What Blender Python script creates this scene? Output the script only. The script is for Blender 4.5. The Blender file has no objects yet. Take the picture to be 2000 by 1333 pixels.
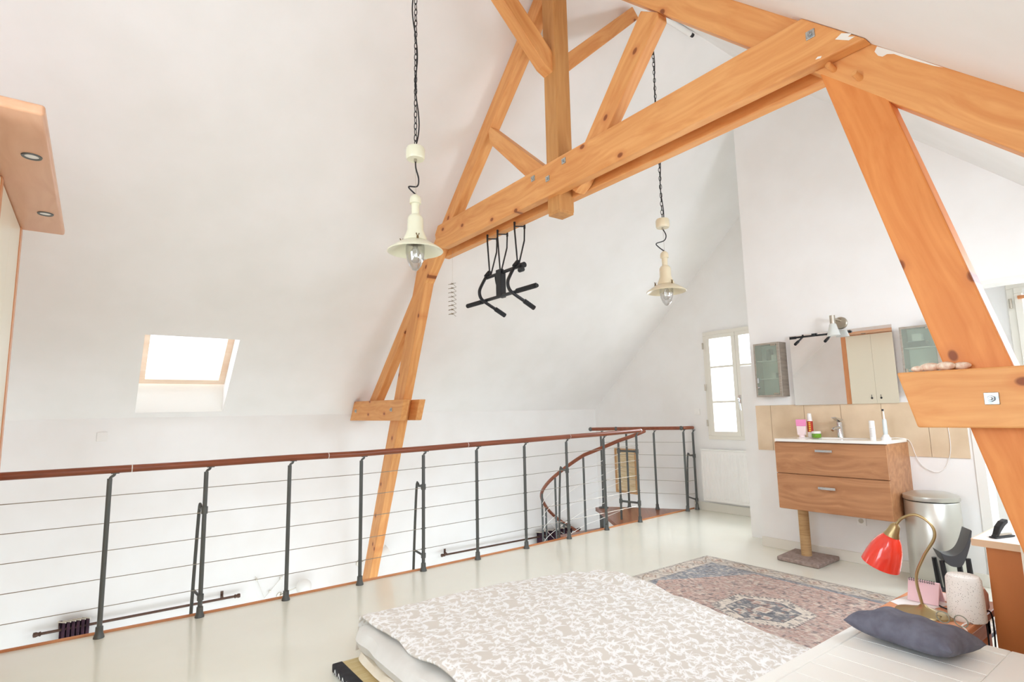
import bpy, bmesh, math, random
import numpy as np
from mathutils import Vector, Matrix
random.seed(7)
S = bpy.context.scene
C = S.collection
PI = math.pi

# ------------------------------------------------------------------ camera
cam_d = bpy.data.cameras.new('camera')
cam = bpy.data.objects.new('camera', cam_d); C.objects.link(cam)
cam_d.sensor_width = 36.0; cam_d.lens = 1087.2 / 2000 * 36
cam_d.clip_start = 0.02
_yaw, _pit, _rol = math.radians(53.2865), math.radians(7.3204), math.radians(1.17828)
_f = Vector((math.cos(_pit)*math.cos(_yaw), math.cos(_pit)*math.sin(_yaw), math.sin(_pit)))
_r = Vector((math.sin(_yaw), -math.cos(_yaw), 0)); _d = _f.cross(_r)
_R = _r*math.cos(_rol) + _d*math.sin(_rol); _D = -_r*math.sin(_rol) + _d*math.cos(_rol)
_m = Matrix((_R, -_D, -_f)).transposed().to_4x4(); _m.translation = Vector((0, 0, 1.25))
cam.matrix_world = _m
S.camera = cam

# ------------------------------------------------------------------ world, light, exposure
w = bpy.data.worlds.new('world'); S.world = w; w.use_nodes = True
bg = w.node_tree.nodes['Background']
bg.inputs[0].default_value = (0.86, 0.95, 1.06, 1); bg.inputs[1].default_value = 3.4
S.view_settings.view_transform = 'Standard'; S.view_settings.look = 'None'
S.view_settings.gamma = 1.0; S.view_settings.exposure = 0.52
S.view_settings.use_curve_mapping = False
S.cycles.max_bounces = 12; S.cycles.diffuse_bounces = 8; S.cycles.use_adaptive_sampling = True; S.cycles.adaptive_threshold = .02; S.cycles.glossy_bounces = 5
S.cycles.transmission_bounces = 8; S.cycles.transparent_max_bounces = 12
S.cycles.sample_clamp_indirect = 6.0
S.cycles.use_denoising = True

def area(name, loc, target, sx, sy, power, col=(1, 1, 1)):
    l = bpy.data.lights.new(name, 'AREA'); l.shape = 'RECTANGLE'; l.size = sx; l.size_y = sy
    l.energy = power; l.color = col
    o = bpy.data.objects.new(name, l); C.objects.link(o); o.location = loc
    o.rotation_euler = (Vector(target) - Vector(loc)).to_track_quat('-Z', 'Y').to_euler()
    return o
# added fill lights at unseen, made-up roof and end openings and in the stairwell
for _x, _e in ((-1.0, 6), (.5, 9), (3.47, 31)):
    area('added_roof_fill', (_x, .10, 1.86), (_x+.1, 3.6, 1.15), .85, .75, _e, (.83, .94, 1.06))
area('added_end_fill', (-1.6, 1.6, 1.7), (3.0, 2.6, 1.9), 1.3, 1.5, 18, (.83, .94, 1.06))  # fill lamp put just inside the added end window
area('added_alcove_fill', (5.6, -.36, 1.96), (5.6, 1.5, .1), .8, .7, 14, (.83, .94, 1.06))  # added fill lamp outside the made-up alcove roof opening
area('daylight_gable_window', (6.75, 3.72, 2.2), (4.4, 3.3, .0), .9, 1.3, 110, (.88, .95, 1.03))
area('added_stairwell_fill', (2.4, 3.3, -1.35), (2.4, 6.0, -.9), 7.0, 1.7, 62, (.83, .94, 1.06))  # unseen lamp added to brighten the stairwell wall; no window here

# ------------------------------------------------------------------ helpers
def lin(r, g, b):
    f = lambda c: (c/255)/12.92 if c/255 <= .04045 else ((c/255+.055)/1.055)**2.4
    return (f(r), f(g), f(b), 1)

def mat(name, col, rough=.6, metal=0., spec=.5, coat=0., trans=0., ior=1.45, emit=None, es=0.):
    m = bpy.data.materials.new(name); m.use_nodes = True
    b = m.node_tree.nodes['Principled BSDF']
    b.inputs['Base Color'].default_value = col
    b.inputs['Roughness'].default_value = rough; b.inputs['Metallic'].default_value = metal
    b.inputs['Specular IOR Level'].default_value = spec; b.inputs['Coat Weight'].default_value = coat
    b.inputs['Transmission Weight'].default_value = trans; b.inputs['IOR'].default_value = ior
    if emit: b.inputs['Emission Color'].default_value = emit; b.inputs['Emission Strength'].default_value = es
    return m

def nd(m, t, **kw):
    n = m.node_tree.nodes.new(t)
    for k, v in kw.items(): setattr(n, k, v)
    return n
def lk(m, a, b): m.node_tree.links.new(a, b)
def bsdf(m): return m.node_tree.nodes['Principled BSDF']

def noisy(name, c1, c2, scale=8., rough=.6, bump=0., stretch=(1, 1, 1), detail=4., **kw):
    """two-tone noise with optional bump"""
    m = mat(name, c1, rough, **kw)
    tc = nd(m, 'ShaderNodeTexCoord'); mp = nd(m, 'ShaderNodeMapping'); mp.inputs['Scale'].default_value = stretch
    no = nd(m, 'ShaderNodeTexNoise'); no.inputs['Scale'].default_value = scale; no.inputs['Detail'].default_value = detail
    mx = nd(m, 'ShaderNodeMix', data_type='RGBA')
    mx.inputs[6].default_value = c1; mx.inputs[7].default_value = c2
    rp = nd(m, 'ShaderNodeMapRange'); rp.inputs[1].default_value = .35; rp.inputs[2].default_value = .65
    lk(m, tc.outputs['Object'], mp.inputs[0]); lk(m, mp.outputs[0], no.inputs[0])
    lk(m, no.outputs[0], rp.inputs[0]); lk(m, rp.outputs[0], mx.inputs[0]); lk(m, mx.outputs[2], bsdf(m).inputs['Base Color'])
    if bump:
        bu = nd(m, 'ShaderNodeBump'); bu.inputs['Strength'].default_value = bump; bu.inputs['Distance'].default_value = .01
        lk(m, no.outputs[0], bu.inputs['Height']); lk(m, bu.outputs[0], bsdf(m).inputs['Normal'])
    return m

def wood(name, d, light, dark, knot, rough=.5, knots=1., grain=1., seed=0.):
    """timber whose grain runs along direction d, with fine streaks and a few knots"""
    m = mat(name, light, rough)
    d = Vector(d).normalized(); a = d.cross(Vector((1, 0, 0)) if abs(d.x) < .3 else Vector((0, 1, 0))).normalized(); b = d.cross(a)
    tc = nd(m, 'ShaderNodeTexCoord')
    oi = nd(m, 'ShaderNodeObjectInfo')
    off = nd(m, 'ShaderNodeMath', operation='MULTIPLY'); off.inputs[1].default_value = 23.0
    lk(m, oi.outputs['Random'], off.inputs[0])
    cmb = nd(m, 'ShaderNodeCombineXYZ')
    for i, (ax) in enumerate((d, a, b)):
        dp = nd(m, 'ShaderNodeVectorMath', operation='DOT_PRODUCT'); dp.inputs[1].default_value = ax
        lk(m, tc.outputs['Object'], dp.inputs[0])
        ad = nd(m, 'ShaderNodeMath', operation='ADD'); lk(m, dp.outputs['Value'], ad.inputs[0]); lk(m, off.outputs[0], ad.inputs[1])
        lk(m, ad.outputs[0], cmb.inputs[i])
    def mapped(sc):
        v = nd(m, 'ShaderNodeVectorMath', operation='MULTIPLY'); v.inputs[1].default_value = sc
        lk(m, cmb.outputs[0], v.inputs[0]); return v.outputs[0]
    vor = nd(m, 'ShaderNodeTexVoronoi'); vor.inputs['Scale'].default_value = 1.0
    lk(m, mapped((2.3, 6.5, 6.5)), vor.inputs['Vector'])
    # swirl the grain around the knots
    g = nd(m, 'ShaderNodeTexNoise'); g.inputs['Scale'].default_value = 1.0; g.inputs['Detail'].default_value = 5
    ofs = nd(m, 'ShaderNodeVectorMath', operation='ADD'); sc2 = nd(m, 'ShaderNodeMath', operation='MULTIPLY'); sc2.inputs[1].default_value = 2.2
    lk(m, vor.outputs['Distance'], sc2.inputs[0])
    lk(m, mapped((1.6*grain, 34*grain, 34*grain)), ofs.inputs[0]); lk(m, sc2.outputs[0], ofs.inputs[1]); lk(m, ofs.outputs[0], g.inputs['Vector'])
    r1 = nd(m, 'ShaderNodeMapRange'); r1.inputs[1].default_value = .3; r1.inputs[2].default_value = .72
    lk(m, g.outputs[0], r1.inputs[0])
    mx = nd(m, 'ShaderNodeMix', data_type='RGBA'); mx.inputs[6].default_value = light; mx.inputs[7].default_value = dark
    lk(m, r1.outputs[0], mx.inputs[0])
    g2 = nd(m, 'ShaderNodeTexNoise'); g2.inputs['Scale'].default_value = 1.0
    lk(m, mapped((.9, 3.5, 3.5)), g2.inputs['Vector'])
    mx2 = nd(m, 'ShaderNodeMix', data_type='RGBA', blend_type='MULTIPLY'); mx2.inputs[7].default_value = (.86, .78, .68, 1)
    r2 = nd(m, 'ShaderNodeMapRange'); r2.inputs[1].default_value = .45; r2.inputs[2].default_value = .8
    lk(m, g2.outputs[0], r2.inputs[0]); lk(m, r2.outputs[0], mx2.inputs[0]); lk(m, mx.outputs[2], mx2.inputs[6])
    out = mx2.outputs[2]
    if knots:
        v2 = nd(m, 'ShaderNodeTexVoronoi'); v2.voronoi_dimensions = '2D'; v2.inputs['Scale'].default_value = 1.0
        lk(m, mapped((3.1, 4.6, 0)), v2.inputs['Vector'])
        sel = nd(m, 'ShaderNodeSeparateColor'); lk(m, v2.outputs['Color'], sel.inputs[0])
        gt = nd(m, 'ShaderNodeMath', operation='GREATER_THAN'); gt.inputs[1].default_value = .42; lk(m, sel.outputs[0], gt.inputs[0])
        for e0, e1, kc, amt in ((.17, .05, lin(206, 124, 66), .6), (.075*knots, .045*knots, knot, .9)):
            rr = nd(m, 'ShaderNodeMapRange'); rr.inputs[1].default_value = e0; rr.inputs[2].default_value = e1; rr.inputs[4].default_value = amt
            lk(m, v2.outputs['Distance'], rr.inputs[0])
            mu = nd(m, 'ShaderNodeMath', operation='MULTIPLY'); lk(m, rr.outputs[0], mu.inputs[0]); lk(m, gt.outputs[0], mu.inputs[1])
            mk = nd(m, 'ShaderNodeMix', data_type='RGBA'); mk.inputs[7].default_value = kc
            lk(m, mu.outputs[0], mk.inputs[0]); lk(m, out, mk.inputs[6]); out = mk.outputs[2]
    if False:
        r3 = nd(m, 'ShaderNodeMapRange'); r3.inputs[1].default_value = .15*knots; r3.inputs[2].default_value = .07*knots
        lk(m, vor.outputs['Distance'], r3.inputs[0])
        sel = nd(m, 'ShaderNodeSeparateColor'); lk(m, vor.outputs['Color'], sel.inputs[0])
        gt = nd(m, 'ShaderNodeMath', operation='GREATER_THAN'); gt.inputs[1].default_value = .38; lk(m, sel.outputs[0], gt.inputs[0])
        mu = nd(m, 'ShaderNodeMath', operation='MULTIPLY'); lk(m, r3.outputs[0], mu.inputs[0]); lk(m, gt.outputs[0], mu.inputs[1])
        mx3 = nd(m, 'ShaderNodeMix', data_type='RGBA'); mx3.inputs[7].default_value = knot
        lk(m, mu.outputs[0], mx3.inputs[0]); lk(m, out, mx3.inputs[6]); out = mx3.outputs[2]
    lk(m, out, bsdf(m).inputs['Base Color'])
    bu = nd(m, 'ShaderNodeBump'); bu.inputs['Strength'].default_value = .12; bu.inputs['Distance'].default_value = .004
    lk(m, g.outputs[0], bu.inputs['Height']); lk(m, bu.outputs[0], bsdf(m).inputs['Normal'])
    return m

class B:
    def __init__(s): s.b = bmesh.new()
    def poly(s, vs, faces):
        bv = [s.b.verts.new(v) for v in vs]
        for f in faces:
            try: s.b.faces.new([bv[i] for i in f])
            except ValueError: pass
        return s
    def box(s, x0, x1, y0, y1, z0, z1):
        return s.poly([(x0,y0,z0),(x1,y0,z0),(x1,y1,z0),(x0,y1,z0),(x0,y0,z1),(x1,y0,z1),(x1,y1,z1),(x0,y1,z1)],
                      [(0,3,2,1),(4,5,6,7),(0,1,5,4),(1,2,6,5),(2,3,7,6),(3,0,4,7)])
    def prism(s, pts, ax, lo, hi):
        """extrude a 2-D outline along axis ax; the 2-D coords fill the other two axes in order"""
        def P(p, t):
            q = list(p); q.insert(ax, t); return tuple(q)
        n = len(pts); vs = [P(p, lo) for p in pts] + [P(p, hi) for p in pts]
        return s.poly(vs, [tuple(range(n))[::-1], tuple(range(n, 2*n))] + [(i, (i+1) % n, n+(i+1) % n, n+i) for i in range(n)])
    def tube(s, pts, r, seg=10, cap=True, closed=False):
        pts = [Vector(p) for p in pts]; n = len(pts)
        rr = r if isinstance(r, (list, tuple)) else [r]*n
        rings = []; prev = None
        for i, p in enumerate(pts):
            a = pts[(i-1) % n] if (i > 0 or closed) else p; c = pts[(i+1) % n] if (i < n-1 or closed) else p
            t = (c - a)
            if t.length < 1e-9: t = Vector((0, 0, 1))
            t.normalize()
            if prev is None: u = t.orthogonal().normalized()
            else:
                u = prev - t*prev.dot(t)
                u = u.normalized() if u.length > 1e-6 else t.orthogonal().normalized()
            prev = u; v = t.cross(u)
            rings.append([s.b.verts.new(p + (u*math.cos(2*PI*k/seg) + v*math.sin(2*PI*k/seg))*rr[i]) for k in range(seg)])
        m = n if closed else n-1
        for i in range(m):
            A, Bn = rings[i], rings[(i+1) % n]
            for k in range(seg): s.b.faces.new((A[k], A[(k+1) % seg], Bn[(k+1) % seg], Bn[k]))
        if cap and not closed:
            s.b.faces.new(rings[0][::-1]); s.b.faces.new(rings[-1])
        return s
    def lathe(s, prof, c=(0, 0, 0), seg=28, axis=(0, 0, 1), sx=1., sy=1.):
        """revolve (radius, height) pairs"""
        c = Vector(c); ax = Vector(axis).normalized()
        q = Vector((0, 0, 1)).rotation_difference(ax)
        rings = []
        for r, h in prof:
            if r < 1e-6: rings.append([s.b.verts.new(c + q @ Vector((0, 0, h)))])
            else: rings.append([s.b.verts.new(c + q @ Vector((r*sx*math.cos(2*PI*k/seg), r*sy*math.sin(2*PI*k/seg), h))) for k in range(seg)])
        for A, Bn in zip(rings, rings[1:]):
            for k in range(seg):
                k2 = (k+1) % seg
                if len(A) == 1 and len(Bn) == 1: continue
                if len(A) == 1: s.b.faces.new((A[0], Bn[k2], Bn[k])) 
                elif len(Bn) == 1: s.b.faces.new((A[k], A[k2], Bn[0]))
                else: s.b.faces.new((A[k], A[k2], Bn[k2], Bn[k]))
        return s
    def cyl(s, c, r, h, seg=24, axis=(0, 0, 1)): return s.lathe([(0, 0), (r, 0), (r, h), (0, h)], c, seg, axis)
    def sphere(s, c, r, seg=20, sz=1.):
        return s.lathe([(max(0, r*math.sin(PI*i/12)), -r*sz*math.cos(PI*i/12)) for i in range(13)], c, seg)
    def xf(s, M):
        bmesh.ops.transform(s.b, matrix=M, verts=s.b.verts); return s

ORG = {}
def obj(name, b, m, parent=None, loc=None, smooth=False, bev=0., label=None, seg=2):
    bm = b.b
    bmesh.ops.recalc_face_normals(bm, faces=bm.faces)
    if parent is not None: o0 = ORG[parent.name]
    else:
        if loc is None:
            lo = Vector([min(v.co[i] for v in bm.verts) for i in range(3)]); hi = Vector([max(v.co[i] for v in bm.verts) for i in range(3)])
            loc = ((lo.x+hi.x)/2, (lo.y+hi.y)/2, lo.z)
        o0 = Vector(loc)
    bmesh.ops.translate(bm, vec=-o0, verts=bm.verts)
    me = bpy.data.meshes.new(name); bm.to_mesh(me); bm.free()
    o = bpy.data.objects.new(name, me); C.objects.link(o)
    if m is not None: me.materials.append(m)
    if parent is not None: o.parent = parent
    else: o.location = o0
    ORG[o.name] = o0
    if smooth:
        for p in me.polygons: p.use_smooth = True
        try: me.set_sharp_from_angle(angle=math.radians(38))
        except Exception: pass
    if bev:
        md = o.modifiers.new('bevel', 'BEVEL'); md.width = bev; md.segments = seg; md.limit_method = 'ANGLE'; md.angle_limit = math.radians(35)
    if label: o['label'] = label
    return o

def tag(o, label, cat, group=None):
    o['label'] = label; o['category'] = cat
    if group: o['group'] = group
    return o
def thing(name, label, cat, loc, group=None):
    o = bpy.data.objects.new(name, None); C.objects.link(o); o.location = loc; o.empty_display_size = .05
    ORG[o.name] = Vector(loc); return tag(o, label, cat, group)
def struct(name, b, m, parent=None, **kw):
    o = obj(name, b, m, parent, **kw)
    if parent is None: o['kind'] = 'structure'
    return o
def arc(c, r, a0, a1, n, f): return [f(c[0] + r*math.cos(a0+(a1-a0)*i/n), c[1] + r*math.sin(a0+(a1-a0)*i/n)) for i in range(n+1)]
def cat_rom(pts, n=8):
    P = [Vector(p) for p in pts]; P = [2*P[0]-P[1]] + P + [2*P[-1]-P[-2]]; out = []
    for i in range(1, len(P)-2):
        p0, p1, p2, p3 = P[i-1:i+3]
        for k in range(n):
            t = k/n
            out.append(.5*((2*p1) + (p2-p0)*t + (2*p0-5*p1+4*p2-p3)*t*t + (3*p1-p0-3*p2+p3)*t**3))
    out.append(P[-2]); return out

# ------------------------------------------------------------------ materials
M_wall = noisy('plaster_white', lin(243, 242, 240), lin(240, 238, 235), 3.0, .92, .02)
M_ceil = noisy('plaster_ceiling', lin(245, 243, 241), lin(241, 239, 236), 2.5, .92, .02)
M_trimw = mat('white_trim_paint', lin(238, 236, 230), .35)
M_cream = mat('cream_paint', lin(233, 229, 218), .4)
M_floor = noisy('cream_floor_paint', lin(236, 235, 222), lin(231, 229, 214), 1.2, .22, 0., coat=.3)
M_edge = wood('edge_wood', (1, 0, 0), lin(214, 150, 100), lin(190, 120, 74), lin(120, 70, 40), .5, 0)
TL, TD, TK = lin(234, 172, 108), lin(218, 146, 82), lin(132, 66, 30)
W_Y = wood('pine_along_y', (0, 1, 0), TL, TD, TK)
W_RL = wood('pine_rafter_left', (0, -1, 1), TL, TD, TK)
W_RR = wood('pine_rafter_right', (0, 1, 1), TL, TD, TK)
W_SL = wood('pine_strut_left', (0, -.45, 1), TL, TD, TK)
W_SR = wood('pine_strut_right', (0, .25, 1), lin(232, 152, 82), lin(216, 130, 62), TK)
W_X1 = wood('pine_brace_a', (-1, 0, 1), TL, TD, TK)
W_X2 = wood('pine_brace_b', (1, 0, 1), TL, TD, TK)
W_KP = wood('oak_king_post', (0, 0, 1), lin(206, 152, 92), lin(188, 130, 72), lin(110, 62, 30), .6)
M_rail = wood('mahogany_rail', (1, 0, 0), lin(150, 84, 56), lin(120, 62, 40), lin(90, 40, 26), .3, 0)
M_postm = mat('grey_metal', lin(98, 100, 98), .38, .55)
M_cable = mat('steel_cable', lin(168, 160, 148), .35, .8)
M_chrome = mat('chrome', lin(215, 218, 222), .12, 1.)
M_nickel = mat('brushed_nickel', lin(188, 180, 166), .32, 1.)
M_white = mat('white_plastic', lin(242, 240, 236), .4)
M_black = mat('black_rubber', lin(38, 38, 40), .5)
M_blackm = mat('black_metal', lin(30, 31, 34), .35)
M_glass = bpy.data.materials.new('clear_pane'); M_glass.use_nodes = True
_nt = M_glass.node_tree; _nt.nodes.clear()
_o = _nt.nodes.new('ShaderNodeOutputMaterial'); _mx = _nt.nodes.new('ShaderNodeMixShader'); _t = _nt.nodes.new('ShaderNodeBsdfTransparent'); _g = _nt.nodes.new('ShaderNodeBsdfGlossy')
_g.inputs['Roughness'].default_value = .03; _mx.inputs[0].default_value = .06
_nt.links.new(_t.outputs[0], _mx.inputs[1]); _nt.links.new(_g.outputs[0], _mx.inputs[2]); _nt.links.new(_mx.outputs[0], _o.inputs[0])

# ------------------------------------------------------------------ room shell
YR, ZR, YK, ZK = 2.56, 4.45, 6.15, 1.27          # ridge and left knee
ML = (ZR-ZK)/(YK-YR)
G = 6.15; VW = 4.961; XB = -1.7
def zl(y): return ZK + (YK-y)*ML
def zr(y): return y + (ZR-YR)
def roof(y): return zl(y) if y > YR else zr(y)
def yl(z): return YK - (z-ZK)/ML

# floor slab of the loft with the curved stairwell edge
edge = [(XB, 4.30), (-.35, 4.29), (.8, 4.24), (2.2, 4.235), (3.3, 4.27), (4.0, 4.31), (4.6, 4.355), (5.2, 4.40), (6.15, 4.46)]
struct('floor', B().prism([(XB, -.8), (6.4, -.8), (6.4, 4.46)] + edge[::-1], 2, -.28, 0), M_floor)
struct('trim_1', B().tube([(x, y+.004, .002) for x, y in edge], .012, 8), M_edge)
struct('floor', B().box(XB, 6.4, 3.2, 6.4, -2.8, -2.7), M_floor)
struct('wall_stairwell', B().box(XB, 6.15, 3.1, 3.2, -2.7, -.28), M_wall)
# knee walls and gable
struct('wall_left', B().box(XB, 6.4, YK, YK+.25, -2.7, ZK), M_wall)
struct('wall_right', B().box(XB, 6.4, -.8, -.6, 0, 1.29), M_wall)
struct('wall_front', B().prism([(-.8, 0), (1.0, 0), (1.0, zr(1.0)), (-.8, zr(-.8))], 0, XB-.2, XB).prism([(2.3, -2.7), (YK, -2.7), (YK, ZK), (YR, ZR), (2.3, zr(2.3))], 0, XB-.2, XB).box(XB-.2, XB, 1.0, 2.3, 0, .9).prism([(1.0, 2.5), (2.3, 2.5), (2.3, zr(2.3)), (1.0, zr(1.0))], 0, XB-.2, XB), M_wall)
gb = B()
def gcol(y0, y1, z0):
    ys = [y0] + ([YR] if y0 < YR < y1 else []) + [y1]
    gb.prism([(y0, z0), (y1, z0)] + [(y, roof(y)) for y in ys[::-1]], 0, G, G+.25)
W1 = (3.27, 4.17, .87, 2.205); W2 = (.42, 1.21, .2, 2.245)
gcol(-.8, W2[0], 0); gcol(W2[0], W2[1], W2[3]); gb.box(G, G+.25, W2[0], W2[1], 0, W2[2])
gcol(W2[1], W1[0], 0); gcol(W1[0], W1[1], W1[3]); gb.box(G, G+.25, W1[0], W1[1], 0, W1[2])
gcol(W1[1], YK, 0); gb.box(G, G+.25, 3.2, YK, -2.7, 0)
struct('wall_back', gb, M_wall)
# vanity partition with the opening at its right end
vb = B()
vb.prism([(1.26, 0), (2.87, 0), (2.87, zl(2.87)), (YR, ZR), (1.26, zr(1.26))], 0, VW, VW+.14)
vb.prism([(.212, 2.10), (1.26, 2.10), (1.26, zr(1.26))], 0, VW, VW+.14)
struct('wall_vanity', vb, M_wall)
struct('trim_2', B().box(VW-.012, VW+.15, 1.205, 1.262, 0, 2.10).box(VW-.012, VW+.15, .20, 1.205, 2.07, 2.10), M_trimw)
struct('wall_stub', B().box(5.213, 5.36, 2.6, 3.14, 0, 1.667), M_wall)
# left roof slope with the skylight opening
nl = Vector((0, ML, 1)).normalized()                 # outward
def LS(x, z, off=0.): p = Vector((x, yl(z), z)) + nl*off; return tuple(p)
SK = (.285, .995, 1.318, 1.942)
lb = B()
def slab(x0, x1, z0, z1):
    vs = [LS(x0, z0), LS(x1, z0), LS(x1, z1), LS(x0, z1), LS(x0, z0, .3), LS(x1, z0, .3), LS(x1, z1, .3), LS(x0, z1, .3)]
    lb.poly(vs, [(0, 1, 2, 3), (7, 6, 5, 4), (0, 4, 5, 1), (1, 5, 6, 2), (2, 6, 7, 3), (3, 7, 4, 0)])
slab(XB, SK[0], ZK, ZR); slab(SK[1], 6.4, ZK, ZR); slab(SK[0], SK[1], ZK, SK[2]-.001)
# upper piece carries a level head reveal, lower piece an upright sill reveal
slab(SK[0], SK[1], SK[3], ZR)
struct('ceiling', lb, M_ceil)
zg0 = 1.585
struct('trim_3', B().prism([(yl(SK[2]), SK[2]), (yl(SK[2])+.02, zg0), (yl(SK[2])+.30, zg0), (yl(SK[2])+.2, SK[2])], 0, SK[0]-.001, SK[1]+.001), M_trimw)
# skylight
zz0, zz1 = zg0, SK[3]+.10
def SQ(x, z, o): return Vector(LS(x, z, 0)) + nl*o
def frame_slope(x0, x1, s0, s1, wd, o0, o1):
    """frame lying parallel to the left slope; s runs along the slope from the knee"""
    up = Vector((0, -1, ML)).normalized(); base = Vector((0, YK, ZK))
    b = B()
    def bx(xa, xb, sa, sb):
        vs = []
        for o in (o0, o1):
            for (x, s_) in ((xa, sa), (xb, sa), (xb, sb), (xa, sb)):
                p = base + up*s_ + nl*o; vs.append((x, p.y, p.z))
        b.poly(vs, [(0, 1, 2, 3), (7, 6, 5, 4), (0, 4, 5, 1), (1, 5, 6, 2), (2, 6, 7, 3), (3, 7, 4, 0)])
    if wd:
        bx(x0, x1, s0, s0+wd); bx(x0, x1, s1-wd, s1); bx(x0, x0+wd, s0+wd, s1-wd); bx(x1-wd, x1, s0+wd, s1-wd)
    else: bx(x0, x1, s0, s1)
    return b
M_sash = wood('pale_pine_sash', (1, 0, 0), lin(250, 228, 206), lin(244, 214, 188), lin(190, 130, 90), .45, 0)
sky = struct('window_1', frame_slope(SK[0]-.0, SK[1]+.0, .26, 1.02, .055, .185, .235), M_sash, loc=(.64, yl(1.6), 1.6))
struct('window_glass', frame_slope(SK[0]+.05, SK[1]-.05, .31, .97, 0, .205, .212), M_glass, sky)
struct('window_blind', frame_slope(SK[0]+.05, SK[1]-.05, .925, .97, 0, .19, .203), M_trimw, sky)
# right roof slope, with unseen roof windows added to let light in
nr = Vector((0, -1, 1)).normalized()
rb = B()
def rslab(x0, x1, y0, y1):
    q = [Vector((x, y, zr(y))) for x, y in ((x0, y0), (x1, y0), (x1, y1), (x0, y1))]
    rb.poly([tuple(p) for p in q] + [tuple(p + nr*.25) for p in q], [(3, 2, 1, 0), (4, 5, 6, 7), (1, 5, 4, 0), (2, 6, 5, 1), (3, 7, 6, 2), (0, 4, 7, 3)])
rw = [(-1.45, -.55), (.05, .95), (3.0, 3.95), (5.25, 5.95)]
ya, yb_ = -.45, .15
rslab(XB, 6.4, yb_, YR); rslab(XB, 6.4, -.8, ya)
xs = [XB] + [v for p in rw for v in p] + [6.4]
for i in range(0, len(xs), 2): rslab(xs[i], xs[i+1], ya, yb_)
struct('ceiling', rb, M_ceil)
def frame_r(x0, x1, y0, y1, wd, o0, o1):
    b = B()
    def bx(xa, xb, a, c):
        q = [Vector((x, y, zr(y))) for x, y in ((xa, a), (xb, a), (xb, c), (xa, c))]
        b.poly([tuple(p+nr*o0) for p in q] + [tuple(p+nr*o1) for p in q], [(3, 2, 1, 0), (4, 5, 6, 7), (1, 5, 4, 0), (2, 6, 5, 1), (3, 7, 6, 2), (0, 4, 7, 3)])
    if wd: bx(x0, x1, y0, y0+wd); bx(x0, x1, y1-wd, y1); bx(x0, x0+wd, y0+wd, y1-wd); bx(x1-wd, x1, y0+wd, y1-wd)
    else: bx(x0, x1, y0, y1)
    return b
for i, (a, c) in enumerate(rw):  # out-of-view roof windows, put in for their light
    f_ = struct('window_%d' % (i+4), frame_r(a, c, ya, yb_, .05, .15, .2), M_sash)
    struct('window_glass', frame_r(a+.05, c-.05, ya+.05, yb_-.05, 0, .17, .176), M_glass, f_)

fw_ = struct('window_8', B().box(XB-.1, XB-.04, 1.0, 2.3, .9, .96).box(XB-.1, XB-.04, 1.0, 2.3, 2.44, 2.5).box(XB-.1, XB-.04, 1.0, 1.06, .96, 2.44).box(XB-.1, XB-.04, 2.24, 2.3, .96, 2.44), M_cream)  # unseen end window, added for the light it lets in
struct('window_glass', B().box(XB-.08, XB-.07, 1.06, 2.24, .96, 2.44), M_glass, fw_)

# baseboards
struct('baseboard_vanity', B().box(VW-.014, VW, 1.26, 2.885, 0, .085), M_cream, bev=.003)
struct('baseboard_back', B().box(G-.018, G, 3.14, 4.45, 0, .10), M_cream, bev=.003)

# casement window on the gable
def casement(name, y0, y1, z0, z1, muntins, leaves=2):
    yc = (y0+y1)/2; X0, X1 = G-.03, G+.06
    fr = B().box(X0, X1, y0, y1, z0, z0+.05).box(X0, X1, y0, y1, z1-.05, z1).box(X0, X1, y0, y0+.05, z0+.05, z1-.05).box(X0, X1, y1-.05, y1, z0+.05, z1-.05)
    f = struct(name, fr, M_cream, bev=.004)
    for k, (a, c) in enumerate((((yc, y1-.05), (y0+.05, yc)) if leaves == 2 else ((y0+.05, y1-.05),))):
        a += .0015; c -= .0015; xa, xb = G-.045, G+.02; s = .05
        lf = B().box(xa, xb, a, c, z0+.045, z0+.10).box(xa, xb, a, c, z1-.095, z1-.045).box(xa, xb, a, a+s, z0+.10, z1-.095).box(xa, xb, c-s, c, z0+.10, z1-.095)
        for zm in muntins: lf.box(xa, xb, a+s, c-s, zm-.013, zm+.013)
        L = struct('window_leaf', lf, M_cream, f, bev=.003)
        struct('window_glass', B().box(G-.012, G-.007, a+s, c-s, z0+.10, z1-.095), M_glass, f)
    return f
win = casement('window_2', *W1, (1.327, 1.755))
for z in (1.07, 1.51, 2.03):
    struct('window_hinge', B().cyl((G-.045, 4.165, z-.04), .009, .08, 10), M_nickel, win, smooth=True)
struct('window_handle', B().tube(cat_rom([(G-.05, 3.70, 1.35), (G-.085, 3.70, 1.36), (G-.09, 3.69, 1.33), (G-.075, 3.685, 1.22)], 6), .009, 10).box(G-.06, G-.045, 3.685, 3.715, 1.30, 1.40), M_chrome, win, smooth=True)
dw = casement('window_3', *W2, (1.2,), 1)
struct('window_hinge', B().cyl((G-.05, 1.185, 2.03), .010, .08, 10), M_nickel, dw, smooth=True)
struct('window_blind', B().tube([(G-.075, 1.13, 2.11), (G-.075, .4, 2.11)], .016, 12), M_edge, dw, smooth=True)
struct('window_blind', B().box(G-.062, G-.055, .42, 1.10, 2.13, 2.18), M_trimw, dw)

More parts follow.
